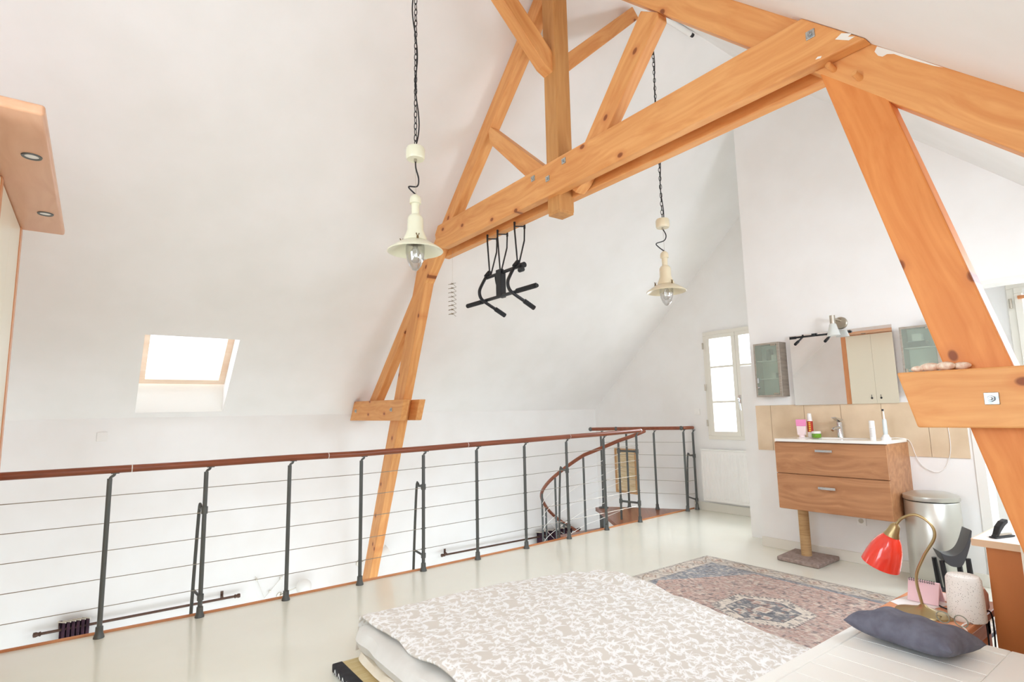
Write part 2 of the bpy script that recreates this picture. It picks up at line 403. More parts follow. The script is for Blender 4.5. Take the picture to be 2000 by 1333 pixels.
# ------------------------------------------------------------------ roof truss
X0, X1, X2, X3 = 2.28, 2.345, 2.44, 2.505
KY = 2.63
tr = thing('roof_truss', 'exposed orange pine roof truss spanning the loft with central king post', 'roof truss', (X1, KY, 2.5))
def beam(name, pts, xa, xb, m, **kw): return obj(name, B().prism(pts, 0, xa, xb), m, tr, bev=.006, **kw)
for xa, xb in ((X0, X1), (X2, X3)):
    q_ = 0 if xa == X0 else .26
    beam('collar_beam', [(4.02+q_, 2.645), (4.12+q_, 2.69), (4.15+q_, 2.80), (4.10+q_, 2.868), (.979, 2.868), (.757, 2.645)], xa, xb, W_Y)
    beam('short_tie', [(6.11, 1.197), (5.985, 1.405), (4.745, 1.39), (4.83, 1.195)], xa, xb, W_Y)
    beam('short_tie', [(.774, 1.362), (.728, 1.17), (-.58, 1.17), (-.53, 1.362)], xa, xb, W_Y)
beam('rafter', [(5.80, 1.33), (2.63, 4.365), (2.63, 4.18), (5.62, 1.33)], X1+.002, X2-.002, W_RL)
beam('rafter', [(.353-.95, 2.247-.95), (2.56, 4.452), (2.56, 4.23), (.566-.95, 2.235-.95)], X1+.002, X2-.002, W_RR)
beam('strut', [(6.0, -.78), (4.60, 2.66), (4.36, 2.66), (5.83, -.78)], X1+.003, X2-.003, W_SL)
beam('strut', [(.316, 0.001), (.965, 2.66), (.79, 2.66), (.13, .001)], X1+.003, X2-.003, W_SR)
obj('king_post', B().box(2.325, 2.452, 2.572, 2.692, 2.545, 4.36), W_KP, tr, bev=.006)
obj('post_foot', B().box(2.328, 2.449, 2.575, 2.689, 2.53, 2.55), W_KP, tr, bev=.004)
# diagonal braces in the plane of the truss
beam('brace', [(2.45, 2.62), (2.53, 2.70), (1.865, 3.50), (1.75, 3.42), (1.748, 3.385), (2.38, 2.66)], X1+.004, X2-.012, W_RL)
beam('brace', [(2.90, 2.86), (2.74, 2.90), (3.42, 3.515), (3.39, 3.34)], X1+.004, X2-.012, W_RR)
# braces running along the ridge
obj('brace', B().prism([(2.33, 3.51), (2.33, 3.66), (1.56, 4.36), (1.50, 4.27), (2.26, 3.54)], 1, 2.60, 2.69), W_X1, tr, bev=.005)
obj('brace', B().prism([(2.452, 3.55), (2.452, 3.69), (3.17, 4.37), (3.24, 4.30)], 1, 2.59, 2.68), W_X2, tr, bev=.005)
M_galv = noisy('galvanised', lin(205, 208, 205), lin(160, 168, 172), 60., .35, 0., metal=.8)
def bolt(x, y, z, s=.018):
    b = B().box(x-.005, x, y-s, y+s, z-s, z+s).cyl((x-.005, y, z), s*.55, .008, 6, (-1, 0, 0)).cyl((x-.012, y, z), s*.28, .008, 8, (-1, 0, 0))
    obj('bolt', b, M_galv, tr, bev=.0015)
for y, z in ((2.47, 2.82), (2.78, 2.815), (2.63, 2.76), (.95, 2.775), (5.02, 1.30), (5.93, 1.30)): bolt(X0, y, z)
bolt(X0, .518, 1.263, .019)
for y, z in ((.9, 2.615), (.81, 2.53)):
    obj('peg', B().cyl((X1+.01, y, z), .012, .05, 12, (-1, .15, .3)), W_X1, tr, smooth=True)

# old paint left at the roof end of the collar and along the rafter
M_smear = mat('old_white_paint', lin(238, 234, 226), .7)
def smear(x, pts): obj('paint_smear', B().prism(pts, 0, x-.0012, x+.0005), M_smear, tr)
smear(X0, [(.835, 2.712), (.80, 2.690), (.815, 2.684), (.79, 2.672), (.812, 2.668), (.845, 2.690), (.86, 2.70)])
0 and smear(X0, [(.90, 2.775), (.875, 2.748), (.888, 2.745), (.915, 2.772)])
smear(X0, [(.93, 2.665), (.915, 2.660), (.92, 2.653), (.94, 2.658)])
smear(X1+.002, [(.742, 2.629), (.70, 2.588), (.62, 2.508), (.55, 2.437), (.575, 2.456), (.61, 2.489), (.66, 2.536), (.69, 2.568), (.712, 2.580), (.728, 2.578), (.742, 2.590), (.752, 2.612)])
# ridge tube lamp
tl = thing('tube_light', 'slim white tube light fixed along the roof ridge', 'light', (3.66, 2.56, 4.42))
obj('tube', B().tube([(3.42, 2.56, 4.41), (3.86, 2.56, 4.41)], .022, 14), M_white, tl, smooth=True)
obj('end_cap', B().tube([(3.86, 2.56, 4.41), (3.90, 2.56, 4.41)], .017, 12), M_black, tl, smooth=True)

# ------------------------------------------------------------------ railing along the stairwell
bal = [(.092, 4.197), (.607, 4.198), (1.128, 4.178), (1.655, 4.178), (2.192, 4.194), (2.718, 4.202), (3.273, 4.23), (3.833, 4.261), (4.402, 4.298), (4.978, 4.339)]
HR = [.957, .957, .962, .960, .968, .979, .985, .995, 1.0, 1.012]
rl = thing('stair_railing', 'long brown handrail on grey metal posts beside the stairwell', 'railing', (2.5, 4.2, 0))
def post_parts(root, x, y, h, base=0., side=1):
    p = obj('baluster', B().tube([(x, y, base+.05), (x, y, base+h-.052)], .0135, 14).tube(cat_rom([(x, y, base+h-.054), (x+.008, y, base+h-.042), (x+.02, y, base+h-.034), (x+.024, y, base+h-.02)], 4), .008, 8).box(x+.004, x+.046, y-.008, y+.008, base+h-.026, base+h-.019), M_postm, root, smooth=True)
    obj('post_foot', B().lathe([(0, 0), (.028, 0), (.027, .008), (.02, .03), (.019, .062), (.0135, .066), (0, .066)], (x, y, base), 18), M_postm, p, smooth=True)
    return p
for (x, y), h in zip(bal, HR): post_parts(rl, x, y, h)
path = [(-.95, 4.20, .957)] + [(x, y, h) for (x, y), h in zip(bal, HR)] + [(5.10, 4.352, 1.013)]
def interp(x):
    for a, c in zip(path, path[1:]):
        if a[0] <= x <= c[0]:
            t = (x-a[0])/(c[0]-a[0]); return tuple(a[i]+(c[i]-a[i])*t for i in range(3))
    return path[-1]
joints = [-.95, .215, 1.385, 2.56, 3.83, 5.03]
joints = [-.95, .20, 1.40, 2.625, 3.885, 5.06]
for a, c in zip(joints, joints[1:]):
    pts = [interp(a+.0025)] + [p for p in path if a+.1 < p[0] < c-.1] + [interp(c-.0025)]
    obj('handrail', B().tube(pts, .0225, 18), M_rail, rl, smooth=True)
for j in joints[1:-1]:
    p = interp(j); obj('joint_ring', B().tube([(p[0]-.003, p[1], p[2]), (p[0]+.003, p[1], p[2])], .0215, 18), M_white, rl, smooth=True)
p = interp(5.06); obj('end_cap', B().sphere((p[0]+.004, p[1], p[2]), .023, 18), M_chrome, rl, smooth=True)
CZ = [.17, .329, .488, .647, .806]
for k, z in enumerate(CZ):
    pts = [(-.95, 4.20, z)] + [(x, y-.0, z*h/.96) for (x, y), h in zip(bal, HR)]
    obj('cable', B().tube(pts, .0026, 6), M_cable, rl, smooth=True)
    for (x, y), h in zip(bal[4:], HR[4:]):
        obj('cable_clamp', B().tube([(x-.022, y, z*h/.96), (x+.022, y, z*h/.96)], .0045, 8), M_postm, rl, smooth=True)
# inclined braces behind three posts
def stay(root, x, y, h=.66, dx=-.02):
    b = B().tube(cat_rom([(x, y, h), (x-.012, y+.055, h+.004), (x-.02, y+.085, h-.03), (x-.035, y+.11, -.05), (x-.035, y+.115, -.22)], 5), .0105, 10)
    b.tube([(x, y, .12), (x-.032, y+.106, .15)], .0085, 8).lathe([(.019, -.022), (.0195, .022)], (x, y, h), 14).lathe([(.019, -.018), (.0195, .018)], (x, y, .12), 14)
    obj('stay', b, M_postm, root, smooth=True)
for i in (1, 4, 7): stay(rl, *bal[i])

# ------------------------------------------------------------------ spiral staircase and landing rail
CX, CY, RR_ = 5.346, 5.262, .80
ss = thing('spiral_staircase', 'spiral staircase with dark wood treads and curving brown handrail in the stairwell', 'staircase', (CX, CY, -2.7))
M_tread = wood('tread_wood', (1, 1, 0), lin(150, 92, 64), lin(128, 74, 50), lin(90, 44, 28), .28, 0)
obj('centre_column', B().cyl((CX, CY, -2.7), .055, 2.69, 26), M_postm, ss, smooth=True)
obj('landing', B().prism([(CX-.115, CY-.02), (CX-.05, CY+.10), (CX+.08, CY+.08), (6.05, 4.44), (5.2, 4.405), (4.66, 4.36), (4.70, 4.44)], 2, -.045, 0.002), M_tread, ss, bev=.004)
obj('column_cap', B().lathe([(0, 0), (.062, 0), (.06, .012), (.02, .02), (0, .02)], (CX, CY, .002), 24), M_postm, ss, smooth=True)
def hz(th):    # handrail height by turned angle (degrees, clockwise from -121)
    tb = [(-34, 1.03), (0, .895), (30, .731), (58, .487), (78, .32), (112, .06), (142, -.235), (170, -.47), (260, -1.2)]
    for (a, z0), (c, z1) in zip(tb, tb[1:]):
        if a <= th <= c: return z0+(z1-z0)*(th-a)/(c-a)
    return tb[-1][1]
def hp(th, r=RR_, dz=0.):
    a = math.radians(-121-th); return (CX+r*math.cos(a), CY+r*math.sin(a), hz(th)+dz)
obj('spiral_handrail', B().tube([hp(t) for t in np.arange(-26, 256, 5)], .021, 16), M_rail, ss, smooth=True)
for k in range(5):
    obj('cable', B().tube([hp(t, RR_, -.15-.16*k) for t in np.arange(-2, 250, 6)], .0032, 6), M_white, ss, smooth=True)
for k in range(10):
    th = 30*k; t0, t1 = math.radians(-121-th+2), math.radians(-121-th-32)
    if k > 0:
        z = -.235*k
        pts = [(CX+.05*math.cos(t0), CY+.05*math.sin(t0))] + [(CX+.78*math.cos(t0+(t1-t0)*i/5), CY+.78*math.sin(t0+(t1-t0)*i/5)) for i in range(6)] + [(CX+.05*math.cos(t1), CY+.05*math.sin(t1))]
        obj('tread', B().prism(pts, 2, z-.04, z), M_tread, ss, bev=.003)
    if k < 9:
        x, y, z = hp(th)
        bot = min(-.235*k, z-.9)
        obj('baluster', B().tube([(x, y, bot), (x, y, z-.02)], .0125, 12), M_postm, ss, smooth=True)
# landing guard
lg = thing('landing_guard', 'short guard rail with brown top around the spiral stair landing', 'railing', (5.6, 4.8, 0))
Q = [(5.346, 5.262), (5.584, 5.036), (5.757, 4.726), (5.925, 4.397), (6.10, 4.385)]
for (x, y), h in zip(Q, (1.0, 1.0, 1.0, 1.012, 1.0)): post_parts(lg, x, y, h, 0.003)
dirv = (Vector((Q[0][0], Q[0][1], 0)) - Vector((Q[1][0], Q[1][1], 0))).normalized()
start = Vector((Q[0][0], Q[0][1], 1.01)) + dirv*.13
mid = Vector((Q[0][0], Q[0][1], 1.01)) - dirv*.20
ring = lambda p, r=.027: obj('ball_joint', B().sphere(tuple(p), r, 18), M_postm, lg, smooth=True)
obj('handrail', B().tube([start, mid], .0215, 16), M_rail, lg, smooth=True)
obj('handrail', B().tube([mid, (5.757, 4.726, 1.011), (5.905, 4.43, 1.012)], .0215, 16), M_rail, lg, smooth=True)
obj('handrail', B().tube(cat_rom([(5.93, 4.41, 1.012), (6.02, 4.385, 1.013), (6.10, 4.39, 1.012), (6.148, 4.42, 1.01)], 5), .0215, 16), M_rail, lg, smooth=True)
for q in (start, mid, Vector((5.917, 4.42, 1.012))): ring(q)
for k, z in enumerate(CZ):
    obj('cable', B().tube([(x, y, z+.03) for x, y in Q], .0026, 6), M_cable, lg, smooth=True)
stay(lg, 6.10, 4.385, .66)
# cross bars tying the end of the long railing to the stair post
pe = bal[-1]; po = hp(0)
for z in (.78, .21):
    obj('cross_bar', B().tube([(pe[0], pe[1], z), (po[0], po[1], z)], .012, 10).lathe([(.019, -.025), (.019, .025)], (pe[0], pe[1], z), 14).lathe([(.019, -.025), (.019, .025)], (po[0], po[1], z), 14), M_postm, rl, smooth=True)

# ------------------------------------------------------------------ pendant lamps
M_enam = mat('cream_enamel', lin(228, 226, 200), .3, coat=.4)
M_enam2 = mat('cream_enamel_warm', lin(226, 214, 184), .3, coat=.4)
def thin_glass(name, k, tint, rough=.03):
    m = bpy.data.materials.new(name); m.use_nodes = True; nt = m.node_tree; nt.nodes.clear()
    o = nt.nodes.new('ShaderNodeOutputMaterial'); mx = nt.nodes.new('ShaderNodeMixShader'); t = nt.nodes.new('ShaderNodeBsdfTransparent'); g = nt.nodes.new('ShaderNodeBsdfGlossy'); lw = nt.nodes.new('ShaderNodeLayerWeight')
    mr = nt.nodes.new('ShaderNodeMapRange'); mr.inputs[3].default_value = k; mr.inputs[4].default_value = .9
    lw.inputs[0].default_value = .35; t.inputs[0].default_value = tint; g.inputs['Roughness'].default_value = rough
    nt.links.new(lw.outputs['Facing'], mr.inputs[0]); nt.links.new(mr.outputs[0], mx.inputs[0])
    nt.links.new(t.outputs[0], mx.inputs[1]); nt.links.new(g.outputs[0], mx.inputs[2]); nt.links.new(mx.outputs[0], o.inputs[0]); return m
M_dome = thin_glass('clear_glass', .05, (.97, .97, .97, 1)); M_bulb = thin_glass('bulb_glass', .25, (.95, .95, .95, 1), .1)
M_brass = mat('old_brass', lin(120, 98, 62), .4, .9)
def pendant(x, y, z0, zc, ztop, m, label, swing):
    """z0: glass bottom, zc: underside of the ceiling cup, chain up to ztop"""
    t = thing('pendant_lamp', label, 'pendant lamp', (x, y, z0), 'farmhouse pendant lamps on chains')
    b = B(); pitch = .034; n = int((ztop-zc-.08)/pitch)
    for k in range(n):
        zc_ = zc+.09+pitch*k; a = (PI/2)*(k % 2)+.5
        ell = [(x+.0085*math.cos(u)*math.cos(a), y+.0085*math.cos(u)*math.sin(a), zc_+.0215*math.sin(u)) for u in [2*PI*i/10 for i in range(10)]]
        b.tube(ell, .0024, 5, closed=True)
    obj('chain', b, M_blackm, t)
    pts = [(x+.014*math.sin(k*.9+swing)+(.012*math.sin(k*.37)), y+.010*math.cos(k*.8+swing), zc+.07+(ztop-zc-.07)*k/26) for k in range(27)]
    obj('flex', B().tube(cat_rom(pts, 3), .0038, 7), M_black, t, smooth=True)
    cup = obj('ceiling_cup', B().lathe([(0, .004), (.046, 0), (.051, .01), (.051, .055), (.045, .068), (.01, .076), (0, .076)], (x, y, zc), 30), m, t, smooth=True)
    obj('gland', B().cyl((x, y, zc-.014), .008, .018, 12), M_nickel, cup, smooth=True)
    zt = z0+.425
    if swing > 1:   c = [(x, y, zc-.01), (x+.018, y-.012, zc-.06), (x+.006, y, zc-.10), (x-.05, y+.03, zc-.125), (x-.03, y+.02, zc-.155), (x, y, zt)]
    else:           c = [(x, y, zc-.01), (x+.003, y, zc-.05), (x+.014, y-.01, zc-.11), (x+.01, y, zc-.15), (x-.03, y+.02, zc-.155), (x, y, zt)]
    obj('flex', B().tube(cat_rom(c, 8), .0042, 8), M_black, t, smooth=True)
    obj('suspension_wire', B().tube([(x, y, zc), (x+.004, y, zt)], .0009, 5), M_nickel, t)
    obj('lamp_body', B().lathe([(0, .422), (.012, .422), (.026, .41), (.031, .395), (.031, .372), (.021, .371), (.021, .312), (.032, .305), (.042, .288), (.043, .225), (.052, .20), (.062, .178), (.063, .165), (.056, .163), (0, .17)], (x, y, z0), 36), m, t, smooth=True)
    obj('lamp_shade', B().lathe([(.056, .165), (.085, .155), (.125, .128), (.146, .112), (.1475, .108), (.144, .106), (.122, .120), (.084, .146), (.054, .156)], (x, y, z0), 44), m, t, smooth=True)
    obj('glass_dome', B().lathe([(.044, .160), (.050, .13), (.050, .10), (.044, .062), (.031, .028), (.014, .006), (0, 0), (0, .0025), (.013, .0085), (.029, .030), (.042, .063), (.0478, .10), (.0478, .13), (.042, .160)], (x, y, z0), 32), M_dome, t, smooth=True)
    obj('bulb', B().lathe([(0, .165), (.013, .163), (.013, .13), (.024, .105), (.029, .085), (.026, .062), (.014, .048), (0, .045)], (x, y, z0), 22), M_bulb, t, smooth=True)
    obj('reflector', B().lathe([(.048, .150), (.055, .162), (.02, .164)], (x, y, z0), 24), M_nickel, t, smooth=True)
    for a in (.2, 2.3, 4.4):
        px, py = x+.078*math.cos(a), y+.078*math.sin(a)
        obj('thumb_screw', B().cyl((px, py, z0+.15), .006, .02, 8).tube([(px-.009, py, z0+.185), (px, py, z0+.168), (px+.009, py, z0+.185)], .003, 6), M_brass, t, smooth=True)
    return t
pendant(1.311, 2.60, 2.00, 2.622, 4.42, M_enam, 'cream enamel pendant lamp hanging nearest, left of the roof truss', .3)
pendant(3.40, 2.60, 2.02, 2.628, 4.42, M_enam2, 'cream enamel pendant lamp hanging behind the collar beam near the window', 2.)

# ------------------------------------------------------------------ pull-up bar on straps, spiral wire
pb = thing('pull_up_bar', 'black pull-up bar frame hanging on straps from the collar beam', 'exercise bar', (2.40, 3.4, 2.12))
M_foam = noisy('black_foam', lin(36, 37, 40), lin(26, 27, 30), 60., .7, .1)
obj('main_bar', B().tube([(2.39, 3.79, 2.122), (2.39, 2.90, 2.115)], .013, 14), M_blackm, pb, smooth=True)
for a, c in ((3.80, 3.58), (3.13, 2.915)):
    obj('grip', B().tube([(2.39, a, 2.120), (2.39, c, 2.118)], .0185, 14), M_foam, pb, smooth=True)
for yy in (3.52, 3.15):
    pts = cat_rom([(2.425, yy, 2.35), (2.40, yy, 2.325), (2.345, yy, 2.235), (2.322, yy, 2.18), (2.335, yy, 2.13), (2.385, yy, 2.096), (2.55, yy, 2.02)], 8)
    obj('arm', B().tube(pts, .0125, 12), M_blackm, pb, smooth=True)
    obj('grip', B().tube([(2.47, yy, 2.057), (2.56, yy, 2.014)], .018, 12), M_foam, pb, smooth=True)
    obj('pad', B().tube([(2.385, yy, 2.305), (2.42, yy, 2.345)], .019, 12), M_foam, pb, smooth=True)
obj('top_bar', B().tube([(2.40, 3.54, 2.30), (2.40, 3.09, 2.30)], .013, 12).tube([(2.415, 3.13, 2.305), (2.415, 3.07, 2.305)], .021, 12).tube([(2.40, 3.11, 2.27), (2.40, 3.07, 2.27)], .018, 12), M_blackm, pb, smooth=True)
obj('centre_plate', B().box(2.375, 2.405, 3.31, 3.375, 2.11, 2.325).box(2.41, 2.43, 3.32, 3.365, 2.11, 2.30), M_blackm, pb, bev=.003)
for yy in (3.50, 3.36, 3.14):
    b = B()
    b.tube([(2.425, yy+.05, 2.66), (2.42, yy+.045, 2.60), (2.405, yy-.005, 2.30)], [.009, .007, .006], 6)
    b.tube([(2.425, yy+.045, 2.625), (2.51, yy+.04, 2.638)], .005, 6)
    b.tube([(2.512, yy+.04, 2.66), (2.49, yy+.02, 2.52), (2.415, yy, 2.31)], .006, 6)
    b.box(2.508, 2.513, yy+.03, yy+.05, 2.62, 2.88).box(2.41, 2.515, yy+.03, yy+.05, 2.868, 2.874)
    obj('strap', b, M_black, pb)
obj('strap_end', B().tube(cat_rom([(2.41, 3.43, 2.29), (2.41, 3.42, 2.24), (2.42, 3.41, 2.19), (2.41, 3.38, 2.16)], 4), .006, 6), M_black, pb)
sp = thing('wire_spiral', 'thin dark wire spiral hanging on a thread from the collar beam', 'ornament', (2.42, 4.13, 2.08))
hel = []
for i in range(8*14):
    a = 2*PI*i/14; z = 2.38-.30*i/(8*14); r = .026+.008*math.cos(3*a)
    hel.append((2.42+r*math.cos(a), 4.09+r*1.15*math.sin(a), z))
obj('spiral', B().tube(hel, .0016, 5), M_brass, sp)
for k in range(8):
    z = 2.37-.038*k
    obj('wire_star', B().tube([(2.42, 4.07, z), (2.40, 4.13, z-.004)], .0016, 5).tube([(2.42, 4.08, z-.008), (2.42, 4.11, z+.012)], .0016, 5), M_brass, sp)
obj('thread', B().tube([(2.42, 4.09, 2.38), (2.42, 4.09, 2.66)], .0007, 5), M_nickel, sp)

# ------------------------------------------------------------------ wardrobe at the left
Wm = wood('wardrobe_birch', (0, 1, 0), lin(226, 178, 144), lin(214, 160, 124), lin(170, 110, 70), .32, 0, grain=.5)
Wv = wood('wardrobe_birch_upright', (0, 0, 1), lin(224, 160, 112), lin(210, 140, 92), lin(170, 110, 70), .32, 0, grain=.5)
M_door = mat('cream_door', lin(238, 232, 212), .28)
wd = thing('wardrobe', 'tall wardrobe with cream doors, birch frame and lit overhanging cornice', 'wardrobe', (-.7, 3.3, 0))
obj('carcass', B().box(-1.0, -.42, 2.52, 4.11, 0, 2.34), Wv, wd)
obj('cornice', B().box(-1.0, -.21, 2.49, 4.118, 2.34, 2.38), Wm, wd, bev=.012, seg=4)
for a, c in ((4.045, 4.118), (3.235, 3.29), (2.52, 2.57)):
    obj('stile', B().box(-.42, -.396, a, c, 0, 2.339), Wv, wd, bev=.002)
for a, c in ((3.667, 4.044), (3.291, 3.665), (2.90, 3.234), (2.571, 2.898)):
    d_ = obj('door', B().box(-.419, -.400, a, c, .08, 2.33), M_door, wd, bev=.002)
for y in (3.735, 3.60):
    obj('door_handle', B().lathe([(.016, 0), (.016, .003), (.006, .004), (.006, .006), (.014, .008), (.010, .011), (0, .012)], (-.4, y, 1.275), 16, (1, 0, 0)).tube([(-.392, y, 1.275), (-.392, y, 1.33)], .004, 6), M_blackm, wd, smooth=True)
for y in (2.92, 3.72):
    s_ = obj('spotlight', B().lathe([(.024, .002), (.024, -.004), (.033, -.005), (.035, 0)], (-.275, y, 2.34), 26), M_postm, wd, smooth=True)
    obj('lens', B().cyl((-.275, y, 2.3385), .0245, .004, 22), M_white, s_)

# ------------------------------------------------------------------ radiator, sockets, picture
ra = thing('radiator', 'white ribbed panel radiator under the gable window', 'radiator', (6.1, 3.75, .12))
b = B().box(G-.095, G-.045, 3.16, 4.252, .13, .735)
obj('panel', b, M_white, ra, bev=.006)
b = B()
for i in range(26):
    y = 3.185+i*.0415; b.box(G-.101, G-.094, y+.006, y+.030, .165, .70)
obj('ribs', b, M_white, ra, bev=.003)
obj('top_grille', B().box(G-.10, G-.02, 3.155, 4.256, .735, .752), M_white, ra, bev=.003)
obj('bracket', B().box(G-.05, G-.001, 3.5, 3.54, .2, .6).box(G-.05, G-.001, 4.1, 4.14, .2, .6), M_white, ra)
so = thing('light_switch', 'white square light switch beside the gable window', 'switch', (G, 4.33, 1.2))
obj('plate', B().box(G-.01, G, 4.29, 4.37, 1.17, 1.25), M_white, so, bev=.003)
obj('rocker', B().box(G-.014, G-.009, 4.31, 4.35, 1.19, 1.23), M_white, so, bev=.002)
so = thing('wall_socket', 'white socket on the long left wall above the railing', 'socket', (.05, YK, 1.1))
obj('plate', B().box(.02, .10, YK-.01, YK, 1.07, 1.15), M_white, so, bev=.003)
obj('outlet', B().cyl((.06, YK-.0105, 1.11), .02, .003, 18, (0, -1, 0)), M_white, so)
so = thing('wall_socket', 'small white socket under the vanity unit', 'socket', (VW, 2.05, .33))
obj('plate', B().box(VW-.01, VW, 2.0, 2.07, .30, .37), M_white, so, bev=.003)
obj('outlet', B().cyl((VW-.0105, 2.035, .335), .018, .003, 18, (-1, 0, 0)), M_nickel, so)

M_canvas = noisy('woven_reed', lin(226, 208, 174), lin(202, 176, 134), 5., .9, .3, stretch=(1, 1.2, 12))
M_picf = wood('picture_frame', (0, 0, 1), lin(204, 160, 112), lin(180, 132, 86), lin(120, 80, 40), .5, 0)
pc = thing('framed_panel', 'wood framed woven beige panel on the gable wall behind the stair', 'picture', (G-.03, 5.55, .1))
obj('frame', B().box(G-.035, G-.002, 5.36, 5.385, .08, .70).box(G-.035, G-.002, 5.735, 5.76, .08, .70).box(G-.035, G-.002, 5.385, 5.735, .675, .70).box(G-.035, G-.002, 5.385, 5.735, .08, .105), M_picf, pc, bev=.003)
obj('panel', B().box(G-.02, G-.004, 5.385, 5.735, .105, .675), M_canvas, pc)

# ------------------------------------------------------------------ curtain poles and lamps on the stairwell wall
M_pole = mat('bronze_pole', lin(92, 68, 56), .4, .4)
M_curt = noisy('plum_fabric', lin(70, 42, 58), lin(44, 26, 38), 14., .85, .2)
M_lining = mat('pale_lining', lin(214, 206, 190), .9)
YC = YK-.08
def curtain_pole(x0, x1, z, brk, label):
    t = thing('curtain_pole', label, 'curtain pole', ((x0+x1)/2, YC, z), 'bronze curtain poles low on the stairwell wall')
    obj('pole', B().tube([(x0, YC, z), (x1, YC, z)], .011, 12), M_pole, t, smooth=True)
    for x, s in ((x0, -1), (x1, 1)):
        obj('finial', B().lathe([(.013, 0), (.019, .006), (.014, .018), (.02, .034), (.018, .05), (0, .054)], (x, YC, z), 16, (s, 0, 0)), M_pole, t, smooth=True)
    for x in brk: obj('bracket', B().tube([(x, YC, z), (x, YK-.004, z+.01)], .008, 8).box(x-.012, x+.012, YK-.008, YK, z-.02, z+.05), M_pole, t)
curtain_pole(-.245, 1.165, -.435, (-.13, 1.07), 'bronze curtain pole at far left of the stairwell wall')
curtain_pole(3.46, 5.62, -.425, (3.50, 5.55), 'bronze curtain pole behind the railing near the spiral stair')
def curtain(x0, x1, z, n, label):
    t = thing('curtain', label, 'curtain', ((x0+x1)/2, YC, z-2), 'plum curtains bunched on the stairwell poles')
    N = n*12; vs = []; fs = []
    for j, (dz, am) in enumerate(((.055, .036), (.0, .040), (-.25, .046), (-.9, .05), (-1.9, .055))):
        for i in range(N+1):
            u = i/N; vs.append((x0+(x1-x0)*u+.012*math.sin(4*PI*u*n), YC+am*math.sin(2*PI*u*n)-.004*j, z+dz))
    for j in range(4):
        for i in range(N): a = j*(N+1)+i; fs.append((a, a+1, a+N+2, a+N+1))
    o = obj('fabric', B().poly(vs, fs), M_curt, t, smooth=True)
    md = o.modifiers.new('s', 'SOLIDIFY'); md.thickness = .004
    for k in range(n):
        u = (k+.25)/n; x = x0+(x1-x0)*u
        obj('fold_lining', B().tube(cat_rom([(x-.02, YC+.03, z+.057), (x+.004, YC-.005, z+.059), (x+.03, YC-.03, z+.057)], 4), .006, 6), M_lining, t, smooth=True)
curtain(-.13, .06, -.435, 6, 'plum curtain bunched at the left pole below the railing')
curtain(4.88, 5.50, -.425, 6, 'plum curtain with pale folds behind the spiral stair')
def wall_lamp(x, z, label):
    t = thing('wall_lamp', label, 'wall lamp', (x, YK-.1, z))
    obj('arm', B().tube(cat_rom([(x-.2, YK-.01, z-.09), (x-.16, YK-.07, z-.05), (x-.07, YK-.10, z-.02), (x, YK-.10, z)], 5), .005, 8).cyl((x-.2, YK, z-.09), .03, .012, 18, (0, -1, 0)), M_nickel, t, smooth=True)
    return t
t = wall_lamp(1.80, -.44, 'round white glass wall lamp at the foot of the stairwell wall')
obj('globe', B().sphere((1.80, YK-.12, -.46), .075, 24), M_white, t, smooth=True)
t = wall_lamp(2.62, -.27, 'small white cone wall lamp beside the left truss leg')
obj('shade', B().lathe([(.012, 0), (.03, .05), (.055, .11), (.052, .11), (.026, .05), (0, .01)], (2.62, YK-.10, -.29), 22, (.8, -.1, .5)), M_white, t, smooth=True)
# spare wire clips hanging near the lower cable
wc = thing('clip_wire', 'thin wire with small clips hung beside the third railing post', 'wire', (1.5, YK-.03, -.45))
obj('wire', B().tube([(1.36, YK-.02, -.30), (1.45, YK-.02, -.52), (1.62, YK-.02, -.34)], .0022, 5), M_nickel, wc)
for x, z in ((1.37, -.33), (1.60, -.36), (1.50, -.47)):
    obj('clip', B().box(x-.008, x+.008, YK-.03, YK-.012, z-.01, z+.01), M_nickel, wc)

# ------------------------------------------------------------------ vanity wall
M_tile = noisy('beige_stone_tile', lin(226, 204, 174), lin(208, 184, 152), 3.2, .45, .03, detail=8.)
tb = B(); y0 = 2.855; widths = [.145, .30, .30, .30, .30, .228]; y = y0
for wd_ in widths:
    tb.box(VW-.010, VW-.0005, y-wd_+.0015, y-.0015, .862, 1.266); y -= wd_
o = obj('splashback', tb, M_tile, None, bev=.001); tag(o, 'beige stone tile splashback behind the vanity basin', 'splashback')
M_walnut = wood('walnut_laminate', (0, 1, 0), lin(196, 144, 102), lin(164, 112, 74), lin(120, 76, 46), .42, 0, grain=.7)
va = thing('vanity_unit', 'wall-hung walnut vanity unit with two drawers and white basin top', 'vanity unit', (4.75, 2.06, .43))
vy0, vy1, vx = 1.655, 2.472, 4.538
obj('cabinet', B().box(vx+.02, VW-.001, vy0, vy1, .43, .968), M_walnut, va)
for z0, z1 in ((.435, .712), (.718, .962)):
    d_ = obj('drawer', B().box(vx, vx+.0195, vy0, vy1, z0, z1), M_walnut, va, bev=.001)
    zc = z1-.075 if z0 > .7 else z1-.095
    zc = .905 if z0 > .7 else .622
    obj('handle', B().box(vx-.022, vx-.014, 2.015, 2.142, zc-.010, zc+.010).box(vx-.015, vx, 2.02, 2.032, zc-.006, zc+.006).box(vx-.015, vx, 2.125, 2.137, zc-.006, zc+.006), M_chrome, d_, bev=.002)
M_cer = mat('white_ceramic', lin(244, 242, 236), .12, coat=.5)
bt = B(); ZT = .992
